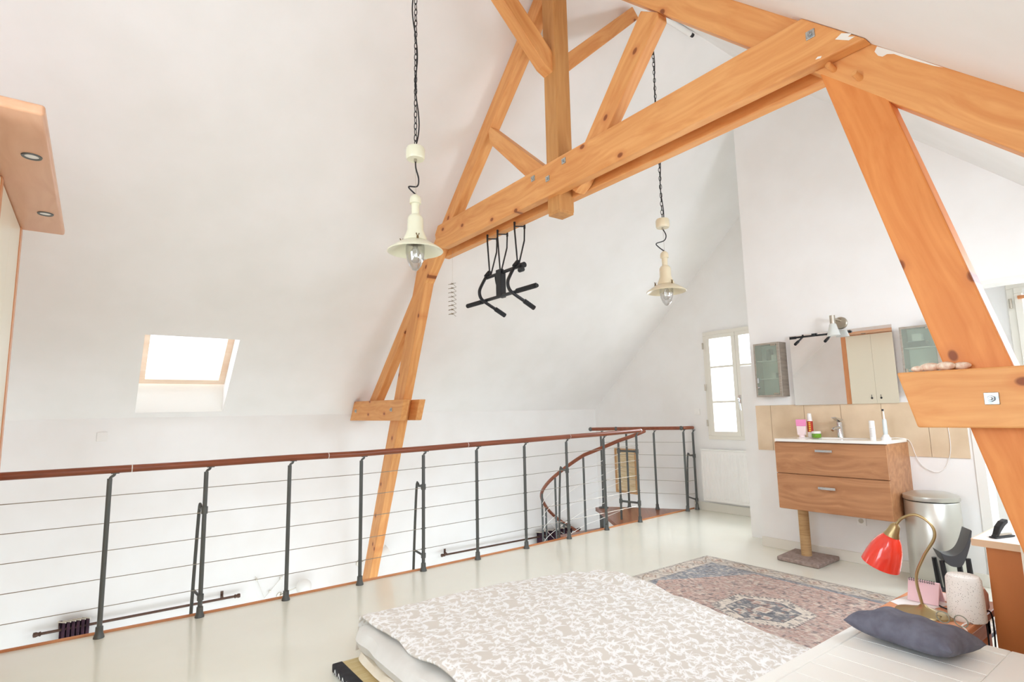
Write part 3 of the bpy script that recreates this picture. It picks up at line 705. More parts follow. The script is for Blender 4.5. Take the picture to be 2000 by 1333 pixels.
# basin top: slab with an oval bowl
ring_o, ring_i, ring_b = [], [], []
n = 48; cx_, cy_ = 4.735, 2.10
for i in range(n):
    a = 2*PI*i/n
    ca, sa = math.cos(a), math.sin(a)
    t_ = min(abs((VW-cx_)/ca) if ca > 1e-6 else (abs((4.526-cx_)/ca) if ca < -1e-6 else 9), abs((2.476-cy_)/sa) if sa > 1e-6 else (abs((1.650-cy_)/sa) if sa < -1e-6 else 9))
    ring_o.append((cx_+ca*t_, cy_+sa*t_, ZT))
    ring_i.append((cx_-.01+.145*ca, cy_+.27*sa, ZT)); ring_b.append((cx_-.01+.09*ca, cy_+.19*sa, ZT-.07))
vs = ring_o+ring_i+ring_b+[(p[0], p[1], .970) for p in ring_o]
fs = [(i, (i+1) % n, n+(i+1) % n, n+i) for i in range(n)] + [(n+i, n+(i+1) % n, 2*n+(i+1) % n, 2*n+i) for i in range(n)] + [tuple(range(2*n, 3*n))] + [(3*n+i, 3*n+(i+1) % n, (i+1) % n, i) for i in range(n)]
obj('basin_top', bt.poly(vs, fs), M_cer, va, smooth=True)
fc = obj('faucet', B().lathe([(0, 0), (.026, 0), (.024, .01), (.021, .10), (.022, .125), (0, .13)], (4.90, 2.105, ZT), 24).tube([(4.90, 2.105, ZT+.082), (4.80, 2.112, ZT+.075), (4.78, 2.113, ZT+.062)], [.014, .012, .011], 12), M_chrome, va, smooth=True)
obj('lever', B().prism([(4.885, ZT+.13), (4.93, ZT+.135), (4.93, ZT+.15), (4.80, ZT+.168), (4.80, ZT+.160)], 1, 2.088, 2.124), M_chrome, fc, bev=.003)

# items on the basin top
b = B()
px, py = 4.78, 2.36
t = thing('cream_tube', 'pink and white squeeze tube on the basin top, leftmost item', 'toiletry', (px, py, ZT))
M_pink = mat('pink_gloss', lin(240, 150, 196), .35); M_pale = mat('pale_pink', lin(246, 226, 226), .4)
b.b.free()
obj('tube_body', B().poly([(px-.016, py-.030, ZT+.02), (px+.016, py-.030, ZT+.02), (px+.016, py+.030, ZT+.02), (px-.016, py+.030, ZT+.02), (px-.011, py-.038, ZT+.095), (px+.011, py-.038, ZT+.095), (px+.011, py+.038, ZT+.095), (px-.011, py+.038, ZT+.095)], [(0, 3, 2, 1), (4, 5, 6, 7), (0, 1, 5, 4), (1, 2, 6, 5), (2, 3, 7, 6), (3, 0, 4, 7)]), M_pale, t, bev=.005)
obj('tube_end', B().poly([(px-.011, py-.038, ZT+.095), (px+.011, py-.038, ZT+.095), (px+.011, py+.038, ZT+.095), (px-.011, py+.038, ZT+.095), (px-.003, py-.043, ZT+.15), (px+.003, py-.043, ZT+.15), (px+.003, py+.043, ZT+.15), (px-.003, py+.043, ZT+.15)], [(0, 3, 2, 1), (4, 5, 6, 7), (0, 1, 5, 4), (1, 2, 6, 5), (2, 3, 7, 6), (3, 0, 4, 7)]), M_pink, t, bev=.002)
obj('cap', B().cyl((px, py, ZT), .022, .022, 20), M_pale, t, smooth=True)
px, py = 4.83, 2.31
t = thing('spray_bottle', 'white spray bottle with red and yellow label beside the pink tube', 'toiletry', (px, py, ZT))
obj('bottle', B().lathe([(0, 0), (.021, 0), (.022, .006), (.022, .135), (.018, .145), (0, .145)], (px, py, ZT), 22), M_white, t, smooth=True)
obj('cap', B().lathe([(.018, .145), (.019, .15), (.015, .195), (.010, .20), (0, .20)], (px, py, ZT), 20), M_white, t, smooth=True)
M_lab = mat('label_red', lin(176, 52, 30), .5); M_yel = mat('label_yellow', lin(238, 200, 60), .5)
lb_ = obj('label', B().lathe([(.0224, .045), (.0224, .135)], (px, py, ZT), 22), M_lab, t, smooth=True)
b = B()
for k in range(5):
    z = ZT+.052+k*.016
    b.poly([(px-.0227*math.cos(a), py-.0227*math.sin(a), zz) for a in (-.1, .25, .6) for zz in (z, z+.009)], [(0, 2, 3, 1), (2, 4, 5, 3)])
obj('label_marks', b, M_yel, lb_)
px, py = 4.80, 2.25
t = thing('green_jar', 'small green jar with white lid on the basin top', 'jar', (px, py, ZT))
M_green = mat('green_gel', lin(112, 168, 48), .2, coat=.5)
obj('jar_body', B().lathe([(0, 0), (.034, 0), (.036, .006), (.036, .03), (.032, .034), (0, .034)], (px, py, ZT), 24), M_green, t, smooth=True)
obj('lid', B().lathe([(0, .034), (.034, .034), (.035, .04), (.033, .052), (0, .053)], (px, py, ZT), 24), M_white, t, smooth=True)
px, py = 4.72, 1.80
t = thing('lotion_bottle', 'slim white cylindrical bottle right of the faucet', 'bottle', (px, py, ZT))
obj('bottle_body', B().lathe([(0, 0), (.018, 0), (.0195, .004), (.0195, .10), (0, .10)], (px, py, ZT), 22), M_white, t, smooth=True)
obj('cap', B().lathe([(0, .10), (.0188, .101), (.0188, .138), (.016, .141), (0, .141)], (px, py, ZT), 22), M_white, t, smooth=True)
b = B()
M_text = mat('grey_print', lin(150, 150, 150), .6)
for k in range(7): b.poly([(px-.0199*math.cos(a), py-.0199*math.sin(a), zz) for a in (-.5, 0, .5) for zz in (ZT+.022+k*.010, ZT+.025+k*.010)], [(0, 2, 3, 1), (2, 4, 5, 3)])
obj('print_lines', b, M_text, t)
px, py = 4.80, 1.742
t = thing('electric_toothbrush', 'white electric toothbrush standing on its charger at the basin corner', 'toothbrush', (px, py, ZT))
obj('charger', B().lathe([(0, 0), (.034, 0), (.034, .012), (.024, .02), (.02, .034), (0, .036)], (px, py, ZT), 24), M_white, t, smooth=True)
obj('handle', B().lathe([(0, .03), (.014, .03), (.0155, .06), (.0145, .14), (.010, .152), (0, .153)], (px, py, ZT), 20), mat('pale_grey_handle', lin(214, 222, 222), .35), t, smooth=True)
hd = obj('brush_neck', B().lathe([(.0065, .152), (.0045, .20), (.004, .225), (0, .228)], (px, py, ZT), 14), M_white, t, smooth=True)
obj('bristles', B().box(px-.018, px-.003, py-.005, py+.005, ZT+.212, ZT+.226), M_black, hd, bev=.001)
obj('cord', B().tube(cat_rom([(px+.03, py-.01, ZT+.008), (4.90, 1.69, ZT+.006), (4.945, 1.640, .975), (4.95, 1.608, .859), (4.95, 1.566, .79), (4.95, 1.491, .755), (4.948, 1.431, .799), (4.945, 1.392, .916), (4.945, 1.39, 1.07), (4.945, 1.40, 1.2)], 7), .0024, 7), M_white, t, smooth=True)

# mirror
M_mir = mat('mirror_silver', (.96, .96, .96, 1), .0, 1.)
mi = thing('wall_mirror', 'wide frameless mirror above the vanity basin', 'mirror', (VW, 2.07, 1.262))
bm_ = B().box(VW-.028, VW-.022, 1.674, 2.470, 1.262, 1.873)
piv = Matrix.Translation((VW-.025, 2.07, 1.56)); mo = piv @ Matrix.Rotation(math.radians(MIRZ := .65), 4, 'Z') @ Matrix.Rotation(math.radians(MIRY := -.48), 4, 'Y') @ piv.inverted()
obj('mirror_glass', bm_.xf(mo), M_mir, mi)
obj('backing', B().box(VW-.018, VW, 1.69, 2.455, 1.275, 1.86), M_white, mi)
# wall light over the mirror
wl = thing('wall_light', 'brushed nickel wall light with frosted glass cone above the mirror', 'wall light', (VW, 2.05, 1.93))
obj('wall_plate', B().lathe([(0, 0), (.052, 0), (.052, .012), (.046, .018), (0, .018)], (VW, 2.045, 1.935), 30, (-1, 0, 0)), M_nickel, wl, smooth=True)
obj('arm', B().tube([(VW-.01, 2.045, 1.955), (VW-.115, 2.06, 1.965)], .011, 14).cyl((VW-.115, 2.062, 1.925), .021, .068, 20), M_nickel, wl, smooth=True)
M_frost = mat('frosted_glass', lin(244, 246, 242), .45, trans=.35)
obj('glass_shade', B().lathe([(.02, .0), (.026, -.008), (.036, -.05), (.05, -.10), (.046, -.10), (.032, -.05), (.018, -.004)], (VW-.115, 2.062, 1.925), 28), M_frost, wl, smooth=True)
# two glass fronted wall cabinets
M_cabg = noisy('grey_brown_metal', lin(176, 168, 156), lin(160, 150, 138), 20., .4, 0., metal=.3, stretch=(1, 1, 6))
M_side = noisy('grey_wood_side', lin(140, 128, 114), lin(120, 108, 96), 6., .6, 0., stretch=(1, 1, 8))
M_gg = mat('green_tint_glass', lin(176, 190, 176), .25, trans=.0, spec=.6)
M_gg = bpy.data.materials.new('tinted_glass'); M_gg.use_nodes = True
_nt = M_gg.node_tree; _nt.nodes.clear()
_o = _nt.nodes.new('ShaderNodeOutputMaterial'); _mx = _nt.nodes.new('ShaderNodeMixShader'); _t = _nt.nodes.new('ShaderNodeBsdfTransparent'); _g = _nt.nodes.new('ShaderNodeBsdfPrincipled')
_t.inputs[0].default_value = lin(236, 242, 236); _g.inputs['Base Color'].default_value = lin(212, 220, 210); _g.inputs['Roughness'].default_value = .3; _mx.inputs[0].default_value = .25
_nt.links.new(_t.outputs[0], _mx.inputs[1]); _nt.links.new(_g.outputs[0], _mx.inputs[2]); _nt.links.new(_mx.outputs[0], _o.inputs[0])
M_inside = mat('cabinet_inside', lin(222, 226, 218), .6)
def wall_cabinet(y0, y1, z0, z1, label, xf=4.833):
    t = thing('wall_cabinet', label, 'wall cabinet', (VW-.06, (y0+y1)/2, z0), 'glass fronted wall cabinets beside the mirror')
    T = .012
    obj('carcass', B().box(xf+.012, VW, y0, y0+T, z0, z1).box(xf+.012, VW, y1-T, y1, z0, z1).box(xf+.012, VW, y0+T, y1-T, z0, z0+T).box(xf+.012, VW, y0+T, y1-T, z1-T, z1), M_side, t)
    obj('back_panel', B().box(VW-.006, VW-.001, y0+T, y1-T, z0+T, z1-T), M_inside, t)
    d_ = obj('door', B().box(xf, xf+.012, y0, y0+.022, z0, z1).box(xf, xf+.012, y1-.014, y1, z0, z1).box(xf, xf+.012, y0+.022, y1-.014, z0, z0+.016).box(xf, xf+.012, y0+.022, y1-.014, z1-.016, z1), M_cabg, t, bev=.001)
    obj('glass', B().box(xf+.002, xf+.006, y0+.02, y1-.012, z0+.014, z1-.014), M_gg, d_)
    for za in (z0+.02, z1-.03): obj('hinge_plate', B().box(xf-.003, xf+.001, y0+.028, y0+.075, za, za+.012), M_nickel, d_)
    for k in (1, 2): obj('shelf', B().box(xf+.02, VW-.007, y0+T, y1-T, z0+(z1-z0)*k/3-.003, z0+(z1-z0)*k/3+.003), M_white, t)
    obj('knob', B().lathe([(.011, 0), (.012, .006), (.008, .012), (0, .013)], (xf, y1-.03, z0+.085), 16, (-1, 0, 0)).box(xf-.006, xf, y1-.036, y1-.02, z0+.125, z0+.17), M_chrome, d_, smooth=True)
    return t
wall_cabinet(2.525, 2.765, 1.343, 1.827, 'grey wall cabinet with glass door left of the mirror, beside the window')
wall_cabinet(1.35, 1.593, 1.343, 1.827, 'grey wall cabinet with glass door right of the mirror, behind the timber strut')
z1_ = 1.343+.484*2/3+.004
o = obj('small_box', B().box(4.87, 4.92, 2.625, 2.665, z1_, z1_+.10), mat('dark_grey_card', lin(84, 84, 82), .6), None, bev=.002); tag(o, 'dark grey box on the upper shelf of the left wall cabinet', 'box')
o = obj('small_box', B().box(4.87, 4.92, 2.57, 2.62, z1_, z1_+.05), M_white, None, bev=.002); tag(o, 'small white box beside the dark box in the left wall cabinet', 'box')
o = obj('small_box', B().box(4.87, 4.92, 2.59, 2.625, 1.343+.484/3+.004, 1.343+.484/3+.05), M_white, None, bev=.002); tag(o, 'white box on the lower shelf of the left wall cabinet', 'box')
o = obj('small_box', B().box(4.86, 4.93, 1.44, 1.56, z1_, z1_+.045), mat('dark_card', lin(70, 62, 56), .6), None, bev=.002); tag(o, 'flat dark box on the upper shelf of the right wall cabinet', 'box')
o = obj('small_box', B().box(4.88, 4.93, 1.47, 1.53, z1_+.046, z1_+.10), M_white, None, bev=.002); tag(o, 'white packet on top of the dark box in the right wall cabinet', 'box')
o = obj('small_box', B().box(4.88, 4.93, 1.44, 1.50, 1.343+.484/3+.004, 1.343+.484/3+.055), M_white, None, bev=.002); tag(o, 'white packet on the lower shelf of the right wall cabinet', 'box')
t = thing('glass_vase', 'small clear glass standing on the right wall cabinet', 'glass', (4.88, 1.42, 1.828))
obj('bowl', B().lathe([(0, 0), (.018, 0), (.020, .05), (.018, .05), (.016, .006), (0, .006)], (4.88, 1.40, 1.8275), 20), M_dome, t, smooth=True)

# scratching post
M_carp = noisy('taupe_carpet', lin(166, 148, 138), lin(140, 122, 114), 40., .95, .5)
M_sisal = noisy('sisal', lin(206, 170, 124), lin(180, 142, 96), 6., .9, .5, stretch=(1, 1, 30))
t = thing('scratching_post', 'sisal cat scratching post on a taupe carpet base under the vanity', 'scratching post', (4.78, 2.39, 0))
obj('base', B().prism([(4.575, 2.55), (4.55, 2.205), (4.935, 2.215), (4.935, 2.58)], 2, .001, .035), M_carp, t, bev=.01, seg=3)
obj('post', B().cyl((4.77, 2.40, .033), .040, .385, 26), M_sisal, t, smooth=True)

# pedal bin
M_steel = mat('satin_steel', lin(204, 204, 196), .33, .75)
t = thing('pedal_bin', 'tall brushed steel pedal bin beside the vanity unit', 'bin', (4.775, 1.49, 0))
bx_, by_ = 4.77, 1.49
obj('bin_body', B().lathe([(0, .02), (.165, .02), (.170, .03), (.162, .57), (.158, .575), (0, .575)], (bx_, by_, 0), 44), M_steel, t, smooth=True)
obj('base_ring', B().lathe([(0, .001), (.172, .001), (.174, .01), (.172, .028), (0, .028)], (bx_, by_, 0), 40), M_black, t, smooth=True)
obj('lid', B().lathe([(0, .582), (.164, .582), (.168, .590), (.165, .612), (.12, .630), (0, .636)], (bx_, by_, 0), 44), M_steel, t, smooth=True)
obj('pedal', B().box(bx_-.22, bx_-.165, by_-.04, by_+.04, .006, .018), M_black, t, bev=.004)

# ------------------------------------------------------------------ black curved footrest stool
M_anth = mat('anthracite_plastic', lin(72, 73, 76), .45)
t = thing('curved_stool', 'black stool with a curved seat and slanted legs before the bin', 'stool', (4.45, 1.28, 0))
prof = [(1.348, .317), (1.319, .302), (1.275, .304), (1.233, .335), (1.202, .391), (1.173, .477), (1.168, .470), (1.182, .395), (1.211, .304), (1.238, .250), (1.266, .238), (1.300, .240), (1.325, .262)]
n = len(prof); sh = (-.02, .115, -.03)
pv = cat_rom([(4.36, y, z) for y, z in prof[:6]], 5); pw = cat_rom([(4.36, y, z) for y, z in prof[6:]], 4)
ol = [tuple(p) for p in pv+pw]; n = len(ol)
ol2 = [(x+.15, y+.085, z-.01) for x, y, z in ol]
obj('seat', B().poly(ol+ol2, [tuple(range(n))[::-1], tuple(range(n, 2*n))]+[(i, (i+1) % n, n+(i+1) % n, n+i) for i in range(n)]), M_anth, t, smooth=True, bev=.004)
for a, c in (((4.37, 1.345, .262), (4.36, 1.322, .05)), ((4.37, 1.207, .30), (4.37, 1.200, .05)), ((4.48, 1.42, .25), (4.50, 1.41, .05)), ((4.48, 1.29, .30), (4.50, 1.285, .05))):
    obj('leg', B().tube([a, c], [.014, .018], 8), M_blackm, t, smooth=True)
for x in (4.36, 4.50):
    obj('foot_bar', B().box(x-.02, x+.02, 1.16+(x-4.36)*.6, 1.37+(x-4.36)*.4, .03, .06), M_anth, t, bev=.004)
    for y in (1.18, 1.34): obj('foot', B().box(x-.025, x+.025, y-.02+(x-4.36)*.5, y+.02+(x-4.36)*.5, .001, .03), M_blackm, t, bev=.003)
obj('tie_bar', B().box(4.34, 4.53, 1.235, 1.275, .03, .055), M_blackm, t, bev=.003)

# ------------------------------------------------------------------ rug and bed (patterned cloth as colour attributes on dense meshes)
def grid_obj(name, X, Y, Z, col, m, parent=None, loc=None):
    ny, nx = X.shape
    me = bpy.data.meshes.new(name); o0 = Vector(loc) if loc else ORG[parent.name]
    co = np.stack([X-o0.x, Y-o0.y, Z-o0.z], -1).reshape(-1, 3).astype(np.float32)
    idx = np.arange(ny*nx).reshape(ny, nx)
    q = np.stack([idx[:-1, :-1], idx[:-1, 1:], idx[1:, 1:], idx[1:, :-1]], -1).reshape(-1, 4)
    me.vertices.add(len(co)); me.vertices.foreach_set('co', co.ravel())
    me.loops.add(q.size); me.loops.foreach_set('vertex_index', q.ravel().astype(np.int32))
    me.polygons.add(len(q)); me.polygons.foreach_set('loop_start', np.arange(0, q.size, 4, dtype=np.int32))
    me.polygons.foreach_set('use_smooth', np.ones(len(q), dtype=bool))
    me.update(calc_edges=True)
    ca = me.color_attributes.new('pattern', 'FLOAT_COLOR', 'POINT')
    c4 = np.ones((ny*nx, 4), np.float32); c4[:, :3] = col.reshape(-1, 3); ca.data.foreach_set('color', c4.ravel())
    me.materials.append(m)
    o = bpy.data.objects.new(name, me); C.objects.link(o)
    if parent: o.parent = parent
    else: o.location = o0
    ORG[o.name] = o0; return o
def attr_mat(name, rough=.9, bump=0., sheen=0.):
    m = mat(name, (1, 1, 1, 1), rough); a = nd(m, 'ShaderNodeVertexColor'); a.layer_name = 'pattern'
    lk(m, a.outputs[0], bsdf(m).inputs['Base Color'])
    if bump:
        no = nd(m, 'ShaderNodeTexNoise'); no.inputs['Scale'].default_value = 90; bu = nd(m, 'ShaderNodeBump'); bu.inputs['Strength'].default_value = bump; bu.inputs['Distance'].default_value = .003
        lk(m, no.outputs[0], bu.inputs['Height']); lk(m, bu.outputs[0], bsdf(m).inputs['Normal'])
    return m
rng = np.random.default_rng(5)
def vnoise(X, Y, s, seed=0):
    r = np.random.default_rng(seed); T = r.random((64, 64))
    u, v = X*s, Y*s; i, j = np.floor(u).astype(int), np.floor(v).astype(int); fu, fv = u-i, v-j
    fu, fv = fu*fu*(3-2*fu), fv*fv*(3-2*fv)
    g = lambda a, b_: T[a % 64, b_ % 64]
    return (g(i, j)*(1-fu)+g(i+1, j)*fu)*(1-fv)+(g(i, j+1)*(1-fu)+g(i+1, j+1)*fu)*fv
def L3(*c): return np.array(lin(*c)[:3])
# rug
rx0, rx1, ry0, ry1 = 2.56, 4.26, 1.02, 3.0
st = .0048
X, Y = np.meshgrid(np.arange(rx0, rx1+st, st), np.arange(ry0, ry1+st, st))
cxr, cyr = 3.385, 2.005
U, V = (X-cxr), (Y-cyr)
ex = np.minimum(X-rx0, rx1-X); ey = np.minimum(Y-ry0, ry1-Y); e = np.minimum(ex, ey)
salmon, grey, cream, dark, blue, rust = L3(190, 162, 150), L3(124, 126, 130), L3(222, 212, 198), L3(92, 92, 98), L3(142, 146, 152), L3(180, 136, 120)
col = np.tile(blue, X.shape+(1,))*(.86+.3*vnoise(X, Y, 9, 1))[..., None]
def put(mask, c, k=1.):
    k_ = (mask*k)[..., None]; global col; col = col*(1-k_)+c*k_
# field: stepped cartouche in faded salmon
hexo = np.maximum(np.abs(U)/.66, (np.abs(V)+.55*np.abs(U))/.80)
put((hexo < 1).astype(float), salmon, .92); put(((hexo > .965) & (hexo < 1)).astype(float), L3(196, 160, 146), .8)
stripe = (np.sin((Y*1.0+X*.12)*260+6*vnoise(X, Y, 6, 3)) > .25) & (vnoise(X, Y*3, 14, 4) > .45) & (hexo < 1)
put(stripe.astype(float), rust, .45)
fl_ = (vnoise(X, Y*1.2, 46, 8) > .74) & (e > .16); put(fl_.astype(float), dark, .6)
fl_ = (vnoise(X*1.1, Y, 40, 9) > .76) & (e > .16); put(fl_.astype(float), cream, .55)
# medallion
hx = np.maximum(np.abs(V)/.265, (np.abs(U)+.50*np.abs(V))/.285)
put((hx < 1.0).astype(float), cream, .95)
tooth = (np.abs(hx-.985) < .035) & (np.sin((np.arctan2(V, U))*64) > 0); put(tooth.astype(float), dark, .8)
put((hx < .72).astype(float), grey, 1.); put(((hx > .69) & (hx < .72)).astype(float), dark, .8)
mot = (hx > .76) & (hx < .94) & (vnoise(X, Y, 48, 11) > .62); put(mot.astype(float), dark, .75)
ins = hx < .68
put((ins & (vnoise(X, Y, 34, 12) > .68)).astype(float), cream, .8); put((ins & (vnoise(X, Y, 30, 13) > .72)).astype(float), rust, .6); put((ins & (vnoise(X, Y, 60, 14) > .7)).astype(float), dark, .6)
sq = np.maximum(np.abs(U+V*.0), np.abs(V)*1.0)
put((sq < .045).astype(float), cream); put((sq < .030).astype(float), rust, .7); put((sq < .013).astype(float), cream)
for du, dv in ((.11, .09), (-.11, -.09), (.11, -.09), (-.11, .09)):
    s2 = np.maximum(np.abs(U-du), np.abs(V-dv)); put((s2 < .026).astype(float), cream, .85); put((s2 < .015).astype(float), rust, .8)
# borders
bd = e < .17
put(bd.astype(float), L3(212, 202, 188), .9)
s_ = np.where(ex < ey, Y, X); d_ = e
put((bd & (np.abs(np.sin(s_*16)*.05+.088-d_) < .007)).astype(float), L3(150, 128, 104), .8)
ph = (s_*5.1) % 1.0; dia = np.abs(ph-.5)/5.1+np.abs(d_-.088)
put((bd & (dia < .055)).astype(float), L3(170, 136, 110), .75); put((bd & (dia < .038)).astype(float), cream, .8); put((bd & (dia < .02)).astype(float), rust, .75)
put((bd & (vnoise(X, Y, 55, 21) > .73)).astype(float), dark, .5); put((bd & (vnoise(X, Y, 48, 22) > .76)).astype(float), cream, .7)
put(((d_ > .160) & (d_ < .172)).astype(float), dark, .6); put(((d_ > .018) & (d_ < .028)).astype(float), L3(120, 116, 112), .7)
put((d_ < .010).astype(float), L3(70, 70, 74), 1.)
g_ = (vnoise(X*3.2, Y, 42, 31) > .60)*(e > .01); put(g_.astype(float), L3(120, 112, 110), .35)
g_ = (vnoise(X*4.0, Y, 50, 35) > .66)*(e > .01); put(g_.astype(float), L3(216, 204, 192), .45)
col *= (.86+.30*vnoise(X, Y, 3, 32)*vnoise(X*4, Y, 30, 36)+.10*vnoise(X*9, Y, 110, 33))[..., None]
Z = np.full(X.shape, .007)+.0008*vnoise(X, Y, 60, 2)
ds = ex < st; Z = np.where(e < st*.9, .001, Z)
o = grid_obj('rug', X, Y, Z, np.clip(col, 0, 1), attr_mat('rug_pile', .95, .3), loc=(3.4, 2.0, 0))
tag(o, 'faded oriental rug with cream hexagonal medallion beside the bed', 'rug')

# scroll pattern tile for the duvet
TN = 340
tile = np.zeros((TN, TN), np.float32); TW, TH = .40, .46       # metres
def stamp(px, py, r):
    i0 = int(px/TW*TN); j0 = int(py/TH*TN); k = int(r/TW*TN)+3
    ii, jj = np.meshgrid(np.arange(i0-k, i0+k+1), np.arange(j0-k, j0+k+1), indexing='ij')
    dx = ii*TW/TN-px; dy = jj*TH/TN-py; d = np.sqrt(dx*dx+dy*dy)
    a = np.clip((r-d)/.0012+.5, 0, 1); I, J = ii % TN, jj % TN
    tile[I, J] = np.maximum(tile[I, J], a)
def stroke(pts, r0, r1=None, bulge=0.):
    P = cat_rom([(p[0], p[1], 0) for p in pts], 14); n_ = len(P)
    for k, p in enumerate(P):
        u = k/(n_-1); r = r0+((r1 if r1 is not None else r0)-r0)*u+bulge*math.sin(PI*u)**.8; stamp(p.x, p.y, r)
def curl(x, y, a, R, turn, r=.0024, leaf=True):
    pts = []
    for k in range(13):
        u = k/12; rad = R*(1-.78*u); ang = a+turn*u*4.6
        cx0 = x+R*math.cos(a+turn*PI/2)*1.0; cy0 = y+R*math.sin(a+turn*PI/2)*1.0
        pts.append((cx0+rad*math.cos(ang-turn*PI/2), cy0+rad*math.sin(ang-turn*PI/2)))
    stroke(pts, r, r*1.1)
    stamp(pts[-1][0], pts[-1][1], r*2.4)
    if leaf:
        for k in (3, 6):
            p = pts[k]; aa = a+turn*(k/12)*4.6
            oo = -turn
            stroke([p, (p[0]+.018*math.cos(aa+oo*.9), p[1]+.018*math.sin(aa+oo*.9)), (p[0]+.034*math.cos(aa+oo*.4), p[1]+.034*math.sin(aa+oo*.4))], .002, .0015, .0062)
def sprig(x, y, a, k, f):
    """one S-shaped stem with scrolls and tapering leaves"""
    ca, sa = math.cos(a), math.sin(a)
    T_ = lambda u, v: (x+k*(u*ca-v*f*sa), y+k*(u*sa+v*f*ca))
    stroke([T_(-.07, -.02), T_(-.035, .008), T_(0, 0), (T_(.035, -.012)), T_(.06, .004), T_(.078, .028)], .0021, .0019)
    for (u, v, aa, tn, R_) in ((.05, 0, .7, 1, .020), (.01, 0, -.9, -1, .017), (-.03, .004, 1.2, 1, .018), (-.05, -.01, -1.6, -1, .013)):
        px_, py_ = T_(u, v); curl(px_, py_, a+aa*f, R_*k*1.15, tn*f, .0017, False)
    for (u, v, aa, L_) in ((.0, 0, .95, .050), (.0, 0, .45, .040), (.02, -.008, -.55, .048), (-.035, .005, 2.3, .045), (-.04, 0, -2.2, .038), (.06, .006, -.5, .034), (.0, 0, -1.5, .032)):
        a1 = aa; p0 = T_(u, v); p1 = T_(u+L_*.5*math.cos(a1), v+L_*.5*math.sin(a1)); p2 = T_(u+L_*math.cos(a1+.45), v+L_*math.sin(a1+.45))
        stroke([p0, p1, p2], .0012, .0010, .0040*k)
NI, NJ = 4, 5
for i in range(NI):
    for j in range(NJ):
        sprig((i+.5+.28*((j % 2)-.5)+.12*(rng.random()-.5))*TW/NI, (j+.5+.14*(rng.random()-.5))*TH/NJ, 1.25+(PI if (i+j) % 2 else 0)+.7*(rng.random()-.5), 1.06+.2*rng.random(), 1 if (i+j) % 2 else -1)
def sample_tile(x, y):
    u = (x/TW*TN) % TN; v = (y/TH*TN) % TN
    i, j = u.astype(int), v.astype(int); fu, fv = u-i, v-j
    g = lambda a, b_: tile[a % TN, b_ % TN]
    return (g(i, j)*(1-fu)+g(i+1, j)*fu)*(1-fv)+(g(i, j+1)*(1-fu)+g(i+1, j+1)*fu)*fv
st = .0038
ux = np.arange(0, 1.80, st); uy = np.arange(-.02, 1.98, st)   # cloth coordinates
UX, UY = np.meshgrid(ux, uy)
bx0, bx1, by0, by1, ztop = 1.165, 2.52, 1.09, 2.90, .222
def fold(s, hi_, rad, out):
    """map cloth length to (position, drop): rounded shoulder, slanting fall"""
    over = s-hi_; th = np.clip(over/rad, 0, PI/3); rest = np.maximum(over-rad*PI/3, 0)
    p_ = np.where(over > 0, hi_+rad*np.sin(th)+rest*out, s); dr = rad*(1-np.cos(th))+rest*math.sqrt(max(0, 1-out*out))
    return p_, np.where(over > 0, dr, 0)
PX, DX = fold(UX+bx0, bx1-.10, .12, .62)
PY, DY = fold(UY+by0, by1-.05, .05, .35)
tt = np.clip((PY-1.3)/1.2, -.3, 1.25); uu = np.clip((PX-bx0)/(bx1-bx0), 0, 1.3)
corner = np.exp(-(((PX-bx1)/.26)**2+((PY-by1)/.26)**2))
W_ = .008*np.sin(PX*7+PY*3)+.014*(vnoise(PX, PY, 2.4, 41)-.5)+.012*(vnoise(PX*.7, PY, 6, 42)-.5)+.007*(vnoise(PX+PY*.6, PY*.5, 15, 43)-.5)
W_ += .010*np.sin((PX*1.0+PY*.45)*36)*np.exp(-((PX-2.36)/.18)**2)*np.clip((PY-1.6)/1.0, 0, 1)
dropL = .014*np.exp(-(UX/.03))+.005*np.sin(PY*11)*np.exp(-(UX/.05))
Zd = np.maximum(ztop+.022+W_-DX-DY-dropL-.03*corner, .022+.010*vnoise(PX, PY, 14, 3))
Xd = PX+.26*tt*uu+.010*np.sin(PY*13)*np.exp(-(UX/.06))
Xd = Xd-.05*corner
Yd = PY-(PX-bx0)*.07*np.clip((PY-by0)/(by1-by0), 0, 1)+.05*np.exp(-(UX/.09))*np.clip((PY-2.6)/.3, 0, 1)-.06*corner
pat = sample_tile(UX*1.0+.05*vnoise(PX, PY, 1.5, 50), UY+.03*vnoise(PX, PY, 1.7, 51))
base_, white_ = L3(214, 207, 197), L3(242, 241, 239)
dc = base_*(1-pat[..., None])+white_*pat[..., None]
M_duv = attr_mat('duvet_cotton', .85, .08)
dv = thing('duvet', 'beige duvet with white leafy scroll pattern spread over the floor bed', 'duvet', (1.9, 2.0, .1))
o = grid_obj('duvet_cover', Xd, Yd, Zd, dc, M_duv, dv)
md = o.modifiers.new('s', 'SOLIDIFY'); md.thickness = .012; md.offset = -1

